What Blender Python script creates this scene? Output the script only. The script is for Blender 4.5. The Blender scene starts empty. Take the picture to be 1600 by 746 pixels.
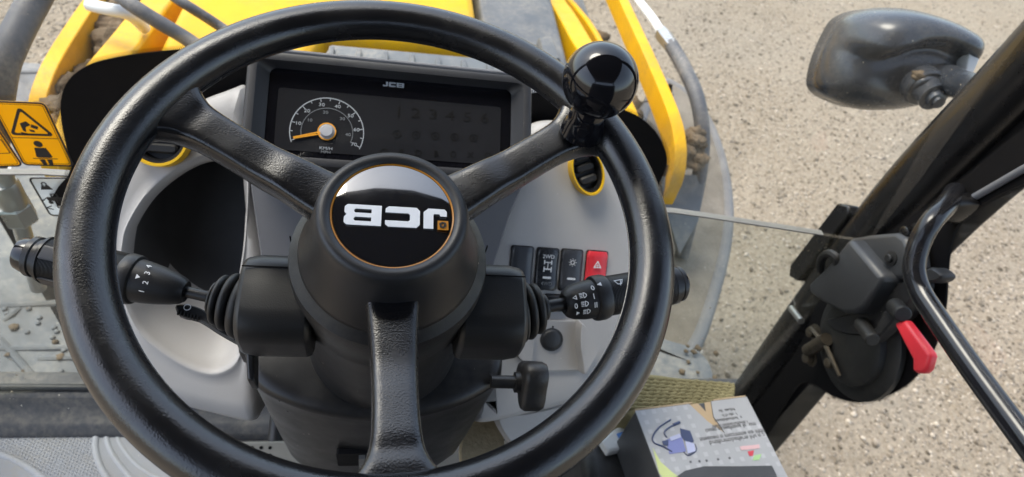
import bpy, bmesh, math, random
import numpy as np
from mathutils import Vector, Matrix

# ------------------------------------------------------------------ camera, sky, sun, exposure
R = math.radians
scn = bpy.context.scene
COL = scn.collection
F_PX, PW, PH = 1030.0, 1600.0, 746.0
CAM = np.array([0.0, 0.0, 2.15])
_n = np.array([.19, -.49, 0.]); _n[2] = -math.sqrt(1 - _n @ _n)
_x = np.array([.97, .05, .19]); _x -= _n * (_x @ _n); _x /= np.linalg.norm(_x)
TILT = R(14)                                             # steering column rake
_w = np.cross(_n, _x)
_z = math.cos(TILT) * _n + math.sin(TILT) * _w
_y = math.cos(TILT) * _w - math.sin(TILT) * _n
MROT = np.array([_x, _y, _z])                            # camera space (x right, y down, z ahead) -> world

cam_data = bpy.data.cameras.new('camera')
cam = bpy.data.objects.new('camera', cam_data); COL.objects.link(cam)
cam_data.sensor_fit = 'HORIZONTAL'; cam_data.sensor_width = 36.0
cam_data.lens = F_PX / PW * 36.0
cam_data.clip_start = 0.02; cam_data.clip_end = 2000
m3 = MROT @ np.diag([1., -1., -1.])
mw = Matrix([[*m3[i], CAM[i]] for i in range(3)] + [[0, 0, 0, 1]])
cam.matrix_world = mw
cam_data.dof.use_dof = True
cam_data.dof.focus_distance = 0.45
cam_data.dof.aperture_fstop = 11.0
scn.camera = cam

world = bpy.data.worlds.new('World'); scn.world = world; world.use_nodes = True
nt = world.node_tree; nt.nodes.clear()
sky = nt.nodes.new('ShaderNodeTexSky'); sky.sky_type = 'NISHITA'; sky.sun_disc = False
SUN_EL, SUN_AZ = R(60), R(-52)
sky.sun_elevation = SUN_EL; sky.sun_rotation = SUN_AZ
sky.air_density = 1.0; sky.dust_density = 2.0; sky.ozone_density = 1.0
hs = nt.nodes.new('ShaderNodeHueSaturation'); hs.inputs['Saturation'].default_value = 0.7
bg = nt.nodes.new('ShaderNodeBackground'); bg.inputs['Strength'].default_value = 0.15
wo = nt.nodes.new('ShaderNodeOutputWorld')
nt.links.new(sky.outputs[0], hs.inputs['Color']); nt.links.new(hs.outputs[0], bg.inputs['Color'])
nt.links.new(bg.outputs[0], wo.inputs['Surface'])

sun_data = bpy.data.lights.new('sun', 'SUN'); sun_data.energy = 1.0; sun_data.angle = R(28); sun_data.color = (1, .92, .80)
sun = bpy.data.objects.new('sun', sun_data); COL.objects.link(sun)
sd = Vector((math.sin(SUN_AZ) * math.cos(SUN_EL), math.cos(SUN_AZ) * math.cos(SUN_EL), math.sin(SUN_EL)))
sun.rotation_euler = sd.to_track_quat('Z', 'Y').to_euler()
scn.view_settings.view_transform = 'Standard'; scn.view_settings.look = 'None'
scn.view_settings.exposure = 1.6; scn.view_settings.gamma = 1.0
scn.cycles.max_bounces = 6; scn.cycles.transparent_max_bounces = 12
scn.cycles.sample_clamp_indirect = 4.0

# ------------------------------------------------------------------ geometry helpers
V3 = lambda *a: np.array(a, float)
def unit(v): v = np.asarray(v, float); return v / np.linalg.norm(v)
def ray(px, py): return MROT @ np.array([(px - PW / 2) / F_PX, (py - PH / 2) / F_PX, 1.0])

class Fr:
    """A plane frame: origin o, in-plane axes x and y, normal n."""
    def __init__(s, o, x, y):
        s.o = np.asarray(o, float); s.x = unit(x); y = np.asarray(y, float)
        s.y = unit(y - s.x * (y @ s.x)); s.n = np.cross(s.x, s.y)
    def w(s, a, b, c=0.): return s.o + s.x * a + s.y * b + s.n * c
    def px(s, px, py, c=0.):
        d = ray(px, py); t = ((s.o + s.n * c - CAM) @ s.n) / (d @ s.n)
        q = CAM + d * t - s.o
        return float(q @ s.x), float(q @ s.y)
    def at(s, px, py, c=0.): a, b = s.px(px, py, c); return s.w(a, b, c)
    def up(s, c): return Fr(s.w(0, 0, c), s.x, s.y)
    def moved(s, a, b, c=0., rot=0.):
        ca, sa = math.cos(rot), math.sin(rot)
        return Fr(s.w(a, b, c), s.x * ca + s.y * sa, s.y * ca - s.x * sa)
def atZ(px, py, z): d = ray(px, py); return CAM + d * (z - CAM[2]) / d[2]
def atY(px, py, y): d = ray(px, py); return CAM + d * (y - CAM[1]) / d[1]
def atX(px, py, x): d = ray(px, py); return CAM + d * (x - CAM[0]) / d[0]
def atD(px, py, t): return CAM + ray(px, py) * t

def link(o, parent=None):
    COL.objects.link(o)
    if parent is not None:
        o.parent = parent; o.matrix_parent_inverse = ROOTM[parent.name].inverted() if parent.name in ROOTM else Matrix.Identity(4)
    return o
ROOTM = {}
def thing(name, label, cat, loc, group=None):
    o = bpy.data.objects.new(name, None); o.empty_display_size = .05; COL.objects.link(o)
    o.location = Vector(loc); ROOTM[o.name] = Matrix.Translation(Vector(loc))
    o['label'] = label; o['category'] = cat
    if group: o['group'] = group
    return o
def tag(o, label, cat, group=None):
    o['label'] = label; o['category'] = cat
    if group: o['group'] = group
    return o
def mesh(name, verts, faces, mat, parent=None, smooth=True, bevel=0, seg=2, sub=0, ang=40):
    me = bpy.data.meshes.new(name)
    me.from_pydata([tuple(map(float, v)) for v in verts], [], [tuple(map(int, f)) for f in faces])
    bm = bmesh.new(); bm.from_mesh(me); bmesh.ops.recalc_face_normals(bm, faces=bm.faces); bm.to_mesh(me); bm.free()
    return finish(name, me, mat, parent, smooth, bevel, seg, sub, ang)
def finish(name, me, mat, parent, smooth=True, bevel=0, seg=2, sub=0, ang=40):
    me.validate()
    if smooth:
        me.shade_smooth()
        if not sub: me.set_sharp_from_angle(angle=R(ang))
    me.materials.append(M[mat] if isinstance(mat, str) else mat)
    o = bpy.data.objects.new(name, me); link(o, parent)
    if bevel:
        b = o.modifiers.new('bevel', 'BEVEL'); b.width = bevel; b.segments = seg; b.limit_method = 'ANGLE'; b.angle_limit = R(35); b.harden_normals = False
    if sub:
        s = o.modifiers.new('sub', 'SUBSURF'); s.levels = s.render_levels = sub
    return o
class MB:
    """collects vertices and faces of several shapes that make ONE part"""
    def __init__(s): s.v = []; s.f = []
    def add(s, v, f):
        k = len(s.v); s.v += [np.asarray(p, float) for p in v]; s.f += [[i + k for i in q] for q in f]; return s
    def build(s, name, mat, parent=None, **k): return mesh(name, s.v, s.f, mat, parent, **k)
def rings(rs, closed=True, cap0=True, cap1=True):
    """loft of equal-length rings"""
    n = len(rs[0]); v = [p for r in rs for p in r]; f = []
    for i in range(len(rs) - 1):
        for j in range(n if closed else n - 1):
            k = (j + 1) % n
            f.append([i * n + j, i * n + k, (i + 1) * n + k, (i + 1) * n + j])
    if cap0: f.append(list(range(n))[::-1])
    if cap1: f.append([(len(rs) - 1) * n + j for j in range(n)])
    return v, f
def lathe(fr, prof, seg=48, cap0=True, cap1=True, sx=1., sy=1.):
    rs = []
    for r, h in prof:
        rs.append([fr.w(max(r, 1e-5) * sx * math.cos(a), max(r, 1e-5) * sy * math.sin(a), h) for a in np.linspace(0, 2 * math.pi, seg, endpoint=False)])
    return rings(rs, True, cap0, cap1)
def smooth_path(pts, n=8, closed=False):
    P = [np.asarray(p, float) for p in pts]; out = []; m = len(P)
    for i in range(m if closed else m - 1):
        if closed: a, b, c, d = P[i - 1], P[i], P[(i + 1) % m], P[(i + 2) % m]
        else: a, b, c, d = P[max(i - 1, 0)], P[i], P[i + 1], P[min(i + 2, m - 1)]
        for t in np.linspace(0, 1, n, endpoint=False):
            out.append(.5 * (2 * b + (c - a) * t + (2 * a - 5 * b + 4 * c - d) * t * t + (3 * b - a - 3 * c + d) * t ** 3))
    if not closed: out.append(P[-1])
    return out
def tube(path, rad, seg=12, cap=True, sx=1., ref=None):
    P = [np.asarray(p, float) for p in path]; n = len(P)
    if np.isscalar(rad): rad = [rad] * n
    T = [unit(P[min(i + 1, n - 1)] - P[max(i - 1, 0)]) for i in range(n)]
    a = np.asarray(ref, float) if ref is not None else (np.array([0, 0, 1.]) if abs(T[0][2]) < .9 else np.array([1., 0, 0]))
    rs = []
    for i in range(n):
        a = a - T[i] * (a @ T[i]); a = unit(a); b = np.cross(T[i], a)
        rs.append([P[i] + rad[i] * (a * math.cos(t) + b * sx * math.sin(t)) for t in np.linspace(0, 2 * math.pi, seg, endpoint=False)])
    return rings(rs, True, cap, cap)
def resample(pts, step=None, n=None, closed=True):
    P = [np.asarray(p, float) for p in pts]
    if closed: P = P + [P[0]]
    L = np.concatenate([[0], np.cumsum([np.linalg.norm(P[i + 1] - P[i]) for i in range(len(P) - 1)])])
    if n is None: n = max(8, int(L[-1] / step))
    s = np.linspace(0, L[-1], n, endpoint=not closed); A = np.array(P)
    return [np.array([np.interp(q, L, A[:, k]) for k in range(A.shape[1])]) for q in s]
def inset(pts, d):
    P = [np.asarray(p, float) for p in pts]; n = len(P)
    area = sum(P[i][0] * P[(i + 1) % n][1] - P[(i + 1) % n][0] * P[i][1] for i in range(n))
    sg = 1 if area > 0 else -1; out = []
    for i in range(n):
        e1 = unit(P[i] - P[i - 1] + 1e-12); e2 = unit(P[(i + 1) % n] - P[i] + 1e-12)
        n1 = np.array([-e1[1], e1[0]]) * sg; n2 = np.array([-e2[1], e2[0]]) * sg
        b = n1 + n2; L = np.linalg.norm(b)
        b = n1 if L < .3 else b / L / max(.5, (b / L) @ n1)
        out.append(P[i] + b * d)
    return out
def slab(fr, out, prof, cap0=True, cap1=True):
    """outline lofted along (inset, height) steps"""
    return rings([[fr.w(p[0], p[1], h) for p in (inset(out, d) if d else out)] for d, h in prof], True, cap0, cap1)
def plate(fr, out, t, c=0.): return slab(fr, [np.asarray(p, float) for p in out], [(0, c), (0, c + t)])
def rrect(w, h, r, n=5, cx=0., cy=0.):
    o = []
    for sx, sy, a0 in ((1, 1, 0), (-1, 1, 90), (-1, -1, 180), (1, -1, 270)):
        for k in range(n + 1):
            a = R(a0 + 90 * k / n); o.append((cx + sx * (w / 2 - r) + r * math.cos(a), cy + sy * (h / 2 - r) + r * math.sin(a)))
    return o
def circ(r, n=32, cx=0, cy=0, a0=0, a1=360):
    if a1 - a0 >= 360: return [(cx + r * math.cos(R(a0 + 360 * k / n)), cy + r * math.sin(R(a0 + 360 * k / n))) for k in range(n)]
    return [(cx + r * math.cos(R(a0 + (a1 - a0) * k / n)), cy + r * math.sin(R(a0 + (a1 - a0) * k / n))) for k in range(n + 1)]
def arcband(r0, r1, a0, a1, n=40): return circ(r1, n, a0=a0, a1=a1) + circ(r0, n, a0=a0, a1=a1)[::-1]
def box(fr, w, h, d, c=0., cx=0., cy=0.):
    return plate(fr, [(cx - w / 2, cy - h / 2), (cx + w / 2, cy - h / 2), (cx + w / 2, cy + h / 2), (cx - w / 2, cy + h / 2)], d, c)
def hexa(a, b):      # world-axis box between corners
    x0, y0, z0 = a; x1, y1, z1 = b
    v = [(x, y, z) for z in (z0, z1) for x, y in ((x0, y0), (x1, y0), (x1, y1), (x0, y1))]
    return v, [[3, 2, 1, 0], [4, 5, 6, 7], [0, 1, 5, 4], [1, 2, 6, 5], [2, 3, 7, 6], [3, 0, 4, 7]]
def px_out(fr, pts, c=0., n=6, smooth=True):
    q = [np.array(fr.px(*p, c)) for p in pts]
    return smooth_path(q, n, True) if smooth else q
def print2d(name, fr, splines, mat, parent, t=.0004, c=0.):
    """flat print with holes: filled 2-D curve turned into a thin mesh on a frame"""
    cu = bpy.data.curves.new(name, 'CURVE'); cu.dimensions = '2D'; cu.fill_mode = 'BOTH'; cu.extrude = t / 2
    for s in splines:
        sp = cu.splines.new('POLY'); sp.points.add(len(s) - 1)
        for p, q in zip(sp.points, s): p.co = (q[0], q[1], 0, 1)
        sp.use_cyclic_u = True
    return curve_mesh(name, cu, fr, mat, parent, c + t / 2)
def text(name, s, size, fr, mat, parent, a=0., b=0., c=0., t=.0004, sx=1., align='CENTER', bold=0.):
    cu = bpy.data.curves.new(name, 'FONT'); cu.body = s; cu.size = size; cu.extrude = t / 2; cu.align_x = align; cu.align_y = 'CENTER'; cu.offset = bold; cu.resolution_u = 3
    return curve_mesh(name, cu, fr.moved(a, b), mat, parent, c + t / 2, sx)
def curve_mesh(name, cu, fr, mat, parent, c, sx=1.):
    tmp = bpy.data.objects.new('tmp', cu); COL.objects.link(tmp)
    me = bpy.data.meshes.new_from_object(tmp.evaluated_get(bpy.context.evaluated_depsgraph_get()))
    bpy.data.objects.remove(tmp); bpy.data.curves.remove(cu)
    for v in me.vertices: v.co = Vector(fr.w(v.co.x * sx, v.co.y, v.co.z + c))
    me.name = name; me.materials.clear()
    return finish(name, me, mat, parent, smooth=False)

# ------------------------------------------------------------------ materials
M = {}
def nodes(name):
    m = bpy.data.materials.new(name); m.use_nodes = True; M[name] = m
    t = m.node_tree; return m, t, t.nodes['Principled BSDF'], t.nodes['Material Output']
def N(t, kind, **k):
    n = t.nodes.new(kind)
    for a, b in k.items():
        if a in n.inputs: n.inputs[a].default_value = b
        else: setattr(n, a, b)
    return n
def coords(t): return N(t, 'ShaderNodeTexCoord').outputs['Object']
def mixc(t, fac, a, b):
    n = N(t, 'ShaderNodeMix', data_type='RGBA')
    for sock, v in ((n.inputs[0], fac), (n.inputs[6], a), (n.inputs[7], b)):
        if isinstance(v, bpy.types.NodeSocket): t.links.new(v, sock)
        else: sock.default_value = (*v, 1) if isinstance(v, tuple) and len(v) == 3 else v
    return n.outputs[2]
def ramp(t, src, p0, p1, v0=0., v1=1.):
    n = N(t, 'ShaderNodeMapRange'); t.links.new(src, n.inputs[0])
    for i, v in enumerate((p0, p1, v0, v1)): n.inputs[i + 1].default_value = v
    return n.outputs[0]
def noise(t, sc, det=3., rough=.55, co=None):
    n = N(t, 'ShaderNodeTexNoise', Scale=sc, Detail=det, Roughness=rough); t.links.new(co if co is not None else coords(t), n.inputs['Vector']); return n.outputs['Fac']
def plastic(name, col, rough=.5, grain=0., gscale=900, specks=0., speck_col=(.55, .5, .42), dust=0., dust_col=(.38, .33, .26), var=.08, spec=.5, dscale=9., coat=0., gdist=.0006, rvar=1.):
    m, t, b, o = nodes(name); co = coords(t)
    base = mixc(t, ramp(t, noise(t, 14, 4, .6, co), .3, .7), tuple(c * (1 - var) for c in col), tuple(min(1, c * (1 + var)) for c in col))
    rsock = ramp(t, noise(t, 22, 4, .65, co), .3, .7, rough - .06 * rvar, rough + .08 * rvar)
    if dust:
        d = N(t, 'ShaderNodeMath', operation='MULTIPLY'); t.links.new(ramp(t, noise(t, dscale, 6, .68, co), .42, .75, 0, dust), d.inputs[0]); t.links.new(ramp(t, noise(t, dscale * 14, 4, .6, co), .3, .62), d.inputs[1])
        base = mixc(t, d.outputs[0], base, dust_col)
    if specks:
        v = N(t, 'ShaderNodeTexVoronoi', Scale=95.); t.links.new(co, v.inputs['Vector'])
        sz = ramp(t, noise(t, 31, 1, .5, co), .38, .8, -.02, .16 * specks)
        lt = N(t, 'ShaderNodeMath', operation='LESS_THAN'); t.links.new(v.outputs['Distance'], lt.inputs[0]); t.links.new(sz, lt.inputs[1])
        base = mixc(t, lt.outputs[0], base, speck_col)
    t.links.new(base, b.inputs['Base Color']); t.links.new(rsock, b.inputs['Roughness'])
    b.inputs['Specular IOR Level'].default_value = spec; b.inputs['Coat Weight'].default_value = coat; b.inputs['Coat Roughness'].default_value = .08
    if grain:
        bp = N(t, 'ShaderNodeBump', Strength=grain, Distance=gdist); t.links.new(noise(t, gscale, 2, .5, co), bp.inputs['Height']); t.links.new(bp.outputs[0], b.inputs['Normal'])
    return m
plastic('leather', (.0065, .0066, .0078), .23, .6, 900, specks=.15, var=.15, spec=.78, gdist=.00023, rvar=1.3, dust=.03)
plastic('hub_plastic', (.018, .018, .019), .40, .5, 1100, specks=.3, gdist=.00022)
plastic('shroud', (.014, .014, .015), .42, .25, 700, specks=.55, spec=.45, dust=.10)
plastic('shroud_smooth', (.012, .012, .013), .33, .06, 500, specks=.7, dust=.08)
plastic('rubber', (.010, .010, .010), .5, .15, 500, specks=.4, dust=.06)
plastic('stalk_plastic', (.013, .013, .014), .42, .2, 1200, specks=.25)
plastic('gloss_black', (.006, .006, .008), .07, .0, specks=.25, spec=.6, var=.05)
plastic('tube_black', (.008, .008, .010), .16, .03, 60, specks=.3, dust=.06)
plastic('dash_grey', (.45, .435, .422), .48, .22, 1000, specks=.5, speck_col=(.75, .73, .70), dust=.2, dust_col=(.45, .40, .33), var=.03)
plastic('dash_mid', (.15, .15, .16), .5, .3, 1000, specks=.3, var=.05)
plastic('bezel', (.028, .028, .031), .45, .15, 900, specks=.35)
plastic('screen', (.006, .006, .008), .06, 0, specks=.25, spec=.5)
plastic('screen_ghost', (.016, .0155, .015), .14)
plastic('screen_grey', (.019, .019, .021), .16)
plastic('print_white', (.80, .80, .80), .45, var=.02)
plastic('dial_white', (.42, .44, .46), .45, var=.02)
plastic('print_dim', (.20, .21, .22), .45, var=.02)
plastic('print_black', (.012, .012, .012), .45, var=.02)
plastic('badge', (.006, .007, .010), .05, 0, specks=.35, spec=1.0, coat=1.)
M['badge'].node_tree.nodes['Principled BSDF'].inputs['Coat IOR'].default_value = 2.1
M['badge'].node_tree.nodes['Principled BSDF'].inputs['Coat Roughness'].default_value = .02
plastic('amber', (.55, .21, .012), .35, var=.04)
plastic('yellow_ring', (.85, .50, .01), .38, var=.03)
plastic('needle', (.85, .36, .02), .4)
plastic('pin_grey', (.42, .42, .43), .3)
plastic('yellow_paint', (.74, .40, .002), .42, .05, 60, spec=.2, dust=.6, dust_col=(.30, .20, .075), dscale=8, specks=.5, var=.05)
plastic('decal_yellow', (.93, .60, .006), .4, var=.03, dust=.1)
plastic('decal_white', (.85, .86, .86), .4, var=.03, dust=.1)
plastic('red_switch', (.80, .04, .055), .35, .05, var=.04, specks=.2)
plastic('red_lever', (.75, .035, .05), .33, var=.04, specks=.2)
plastic('switch_black', (.022, .024, .028), .26, specks=.3)
plastic('switch_grey', (.05, .053, .06), .3, specks=.3)
plastic('cap_grey', (.032, .033, .035), .42, .1, specks=.3)
plastic('mirror_shell', (.034, .038, .045), .24, .08, 600, specks=.9, speck_col=(.55, .46, .34), dust=.18, dscale=12)
plastic('lens', (.45, .45, .45), .2)
plastic('pillar_paint', (.007, .0065, .0065), .26, 0, 40, specks=.1)
plastic('frit', (.006, .0055, .006), .6, var=.1, spec=.12)
plastic('metal_worn', (.060, .048, .034), .45, .2, 300, dust=.4)
bpy.data.materials['metal_worn'].node_tree.nodes['Principled BSDF'].inputs['Metallic'].default_value = .6
plastic('steel', (.42, .42, .41), .3, .1, 200, dust=.35)
bpy.data.materials['steel'].node_tree.nodes['Principled BSDF'].inputs['Metallic'].default_value = .8
plastic('hose', (.075, .077, .085), .55, .3, 300, dust=.55, dust_col=(.42, .36, .28), dscale=12, specks=.8)
plastic('guard', (.135, .142, .150), .6, .3, 160, dust=.8, dust_col=(.46, .41, .33), dscale=5, specks=1.)
plastic('guard_edge', (.155, .152, .150), .7, .3, 120, dust=.9, dust_col=(.27, .245, .215), dscale=9, specks=1.)
plastic('guard_dusty', (.185, .155, .116), .8, .5, 120, var=.2, dust=.8, dust_col=(.29, .248, .195), dscale=9, specks=1., gdist=.003)
plastic('mud', (.15, .112, .074), .95, .8, 120, var=.35, spec=.1, gdist=.006)
plastic('bonnet_grey', (.10, .105, .11), .5, .2, 200, dust=.6, dust_col=(.40, .34, .25), dscale=7)
plastic('mat', (.30, .30, .31), .65, .25, 500, specks=.9, dust=.7, dust_col=(.34, .30, .24), dscale=10)
plastic('mat_ridge', (.39, .39, .40), .6, .25, 500, specks=.6, dust=.7, dust_col=(.34, .30, .24), dscale=10)
plastic('floor', (.05, .05, .055), .6, .2, 300, dust=.8, dust_col=(.30, .26, .2), dscale=8, specks=1.)
plastic('pedal_beige', (.40, .36, .29), .6, .2, 300, dust=.4)
plastic('tan_pad', (.30, .24, .15), .85, .7, 160, var=.25, gdist=.003)
plastic('towel', (.26, .225, .12), .95, .7, 420, var=.2, spec=.1, gdist=.003)
plastic('card', (.44, .32, .19), .75, .2, 200)
plastic('box_silver', (.37, .37, .375), .4, var=.08)
plastic('box_pale', (.44, .44, .445), .45)
plastic('box_dark', (.06, .062, .065), .35, var=.15)
plastic('box_text', (.11, .11, .115), .5)
plastic('pump_blue', (.19, .21, .42), .4); plastic('pump_navy', (.045, .06, .13), .4); plastic('pump_lilac', (.42, .44, .60), .4)
plastic('lime', (.55, .60, .25), .5); plastic('print_red', (.55, .06, .08), .5); plastic('print_green', (.35, .55, .25), .5); plastic('print_pink', (.62, .40, .40), .5)
plastic('paper', (.72, .72, .70), .5, var=.05); plastic('print_blue', (.08, .22, .55), .5)
plastic('bin_shade_grey', (.075, .074, .074), .7, spec=.2)  # dark grey for the shade painted inside the left bin
plastic('joint_grey', (.20, .19, .17), .5)
plastic('liner', (.030, .030, .032), .8, .3, 300)
plastic('stone', (.40, .335, .245), .9, .4, 90, var=.3, spec=.2, gdist=.004)
plastic('straw', (.55, .45, .28), .8)

def glass(name, tint, dirt, dirt_col=(.46, .40, .31), dscale=5., spots=.5, base_dirt=0., blobs=()):
    SCREEN_Y = .64
    m, t, b, o = nodes(name); t.nodes.remove(b); co = coords(t)
    tr = N(t, 'ShaderNodeBsdfTransparent'); tr.inputs[0].default_value = (*tint, 1)
    gl = N(t, 'ShaderNodeBsdfGlossy', Roughness=.02); gl.inputs['Color'].default_value = (1, 1, 1, 1)
    fr = N(t, 'ShaderNodeFresnel', IOR=1.45)
    fm = N(t, 'ShaderNodeMath', operation='MULTIPLY'); fm.inputs[1].default_value = .8; t.links.new(fr.outputs[0], fm.inputs[0])
    gm = N(t, 'ShaderNodeNewGeometry'); bf = N(t, 'ShaderNodeMath', operation='SUBTRACT'); bf.inputs[0].default_value = 1.; t.links.new(gm.outputs['Backfacing'], bf.inputs[1])
    fb = N(t, 'ShaderNodeMath', operation='MULTIPLY'); t.links.new(fm.outputs[0], fb.inputs[0]); t.links.new(bf.outputs[0], fb.inputs[1])
    mx = N(t, 'ShaderNodeMixShader'); t.links.new(fb.outputs[0], mx.inputs[0]); t.links.new(tr.outputs[0], mx.inputs[1]); t.links.new(gl.outputs[0], mx.inputs[2])
    df = N(t, 'ShaderNodeBsdfDiffuse'); df.inputs[0].default_value = (*dirt_col, 1)
    mp = N(t, 'ShaderNodeMapping'); mp.inputs['Scale'].default_value = (1, 1, .35); mp.inputs['Rotation'].default_value = (0, R(-28), 0); t.links.new(co, mp.inputs[0])
    a = ramp(t, noise(t, dscale, 7, .62, mp.outputs[0]), .46, .72, base_dirt, dirt)
    for bx_, bz_, br_, bs_ in blobs:
        ds = N(t, 'ShaderNodeVectorMath', operation='DISTANCE'); t.links.new(co, ds.inputs[0]); ds.inputs[1].default_value = (bx_, SCREEN_Y, bz_)
        mk = ramp(t, ds.outputs['Value'], br_, br_ * .3, 0., bs_); ns = ramp(t, noise(t, dscale * 2.6, 7, .65, mp.outputs[0]), .38, .66)
        mu = N(t, 'ShaderNodeMath', operation='MULTIPLY'); t.links.new(mk, mu.inputs[0]); t.links.new(ns, mu.inputs[1])
        ad = N(t, 'ShaderNodeMath', operation='MAXIMUM'); t.links.new(a, ad.inputs[0]); t.links.new(mu.outputs[0], ad.inputs[1]); a = ad.outputs[0]
    v = N(t, 'ShaderNodeTexVoronoi', Scale=42.); t.links.new(co, v.inputs['Vector'])
    sz = ramp(t, noise(t, 9, 2, .5, co), .42, .85, -.02, .32 * spots)
    lt = N(t, 'ShaderNodeMath', operation='LESS_THAN'); t.links.new(v.outputs['Distance'], lt.inputs[0]); t.links.new(sz, lt.inputs[1])
    ml = N(t, 'ShaderNodeMath', operation='MULTIPLY'); t.links.new(lt.outputs[0], ml.inputs[0]); ml.inputs[1].default_value = .7
    mm = N(t, 'ShaderNodeMath', operation='MAXIMUM'); t.links.new(a, mm.inputs[0]); t.links.new(ml.outputs[0], mm.inputs[1])
    m2 = N(t, 'ShaderNodeMixShader'); t.links.new(mm.outputs[0], m2.inputs[0]); t.links.new(mx.outputs[0], m2.inputs[1]); t.links.new(df.outputs[0], m2.inputs[2])
    t.links.new(m2.outputs[0], o.inputs['Surface'])
glass('glass_upper', (.97, .985, .975), .035, spots=.28, blobs=((-.42, 1.69, .13, .5), (.38, 1.64, .09, .5)))
glass('glass_lower', (.93, .965, .95), .16, dscale=4, spots=.6, base_dirt=.03, blobs=((-.45, 1.25, .25, .35),))
glass('glass_door', (.97, .98, .975), .06, spots=.05)

for nm_ in ('decal_yellow', 'decal_white'):
    t = M[nm_].node_tree; b = t.nodes['Principled BSDF']; o = t.nodes['Material Output']
    tl_ = N(t, 'ShaderNodeBsdfTranslucent'); src = b.inputs['Base Color'].links[0].from_socket; t.links.new(src, tl_.inputs[0])
    mx = N(t, 'ShaderNodeMixShader'); mx.inputs[0].default_value = .68; t.links.new(b.outputs[0], mx.inputs[1]); t.links.new(tl_.outputs[0], mx.inputs[2]); t.links.new(mx.outputs[0], o.inputs['Surface'])

def ground_mat():
    m, t, b, o = nodes('ground'); co = coords(t)
    c = mixc(t, ramp(t, noise(t, 1.1, 5, .6, co), .35, .65), (.205, .158, .106), (.30, .240, .170))
    c = mixc(t, ramp(t, noise(t, .55, 4, .6, co), .46, .62, 0, .85), c, (.205, .178, .140))
    c = mixc(t, ramp(t, noise(t, 2.7, 5, .65, co), .52, .68, 0, .6), c, (.150, .119, .083))
    c = mixc(t, ramp(t, noise(t, 7., 5, .65, co), .55, .70, 0, .5), c, (.37, .312, .235))
    c = mixc(t, ramp(t, noise(t, 38, 4, .7, co), .38, .68), c, (.36, .300, .222))
    c = mixc(t, ramp(t, noise(t, 70, 4, .7, co), .54, .72), c, (.13, .103, .072))
    v = N(t, 'ShaderNodeTexVoronoi', Scale=48.); t.links.new(co, v.inputs['Vector'])
    sh = N(t, 'ShaderNodeSeparateColor'); t.links.new(v.outputs['Color'], sh.inputs[0])
    c = mixc(t, ramp(t, sh.outputs[0], .2, 1., 0, .4), c, (.33, .283, .215))
    t.links.new(c, b.inputs['Base Color']); b.inputs['Roughness'].default_value = .92; b.inputs['Specular IOR Level'].default_value = .2
    b1 = N(t, 'ShaderNodeBump', Strength=.5, Distance=.008); t.links.new(v.outputs['Distance'], b1.inputs['Height']); b1.invert = True
    b2 = N(t, 'ShaderNodeBump', Strength=.7, Distance=.02); t.links.new(noise(t, 24, 6, .7, co), b2.inputs['Height']); t.links.new(b1.outputs[0], b2.inputs['Normal'])
    t.links.new(b2.outputs[0], b.inputs['Normal'])
ground_mat()

# ------------------------------------------------------------------ frames of the place
X, Y, Z = V3(1, 0, 0), V3(0, 1, 0), V3(0, 0, 1)
WHEEL = Fr(V3(.005, .308, 1.847), X, V3(0, math.cos(TILT), math.sin(TILT)))           # steering wheel plane, normal up the column
POD = Fr(V3(0, .475, 1.579), X, V3(0, .675, .737))                                     # dashboard face
CLU = Fr(V3(.005, .530, 1.735), X, V3(0, math.sin(R(56)), math.cos(R(56))))           # instrument cluster face
SCREEN_Y = .64
WS = Fr(V3(0, SCREEN_Y, 1.5), X, Z)                                                    # windscreen, normal back to the driver
DOOR_X = .70
DR = Fr(V3(DOOR_X, .5, 1.5), -Y, Z)                                                    # right-hand door, normal into the cab
DR.n = np.cross(DR.x, DR.y)
FLOOR_Z = 1.02
FL = Fr(V3(0, 0, FLOOR_Z), X, Y)

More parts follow.
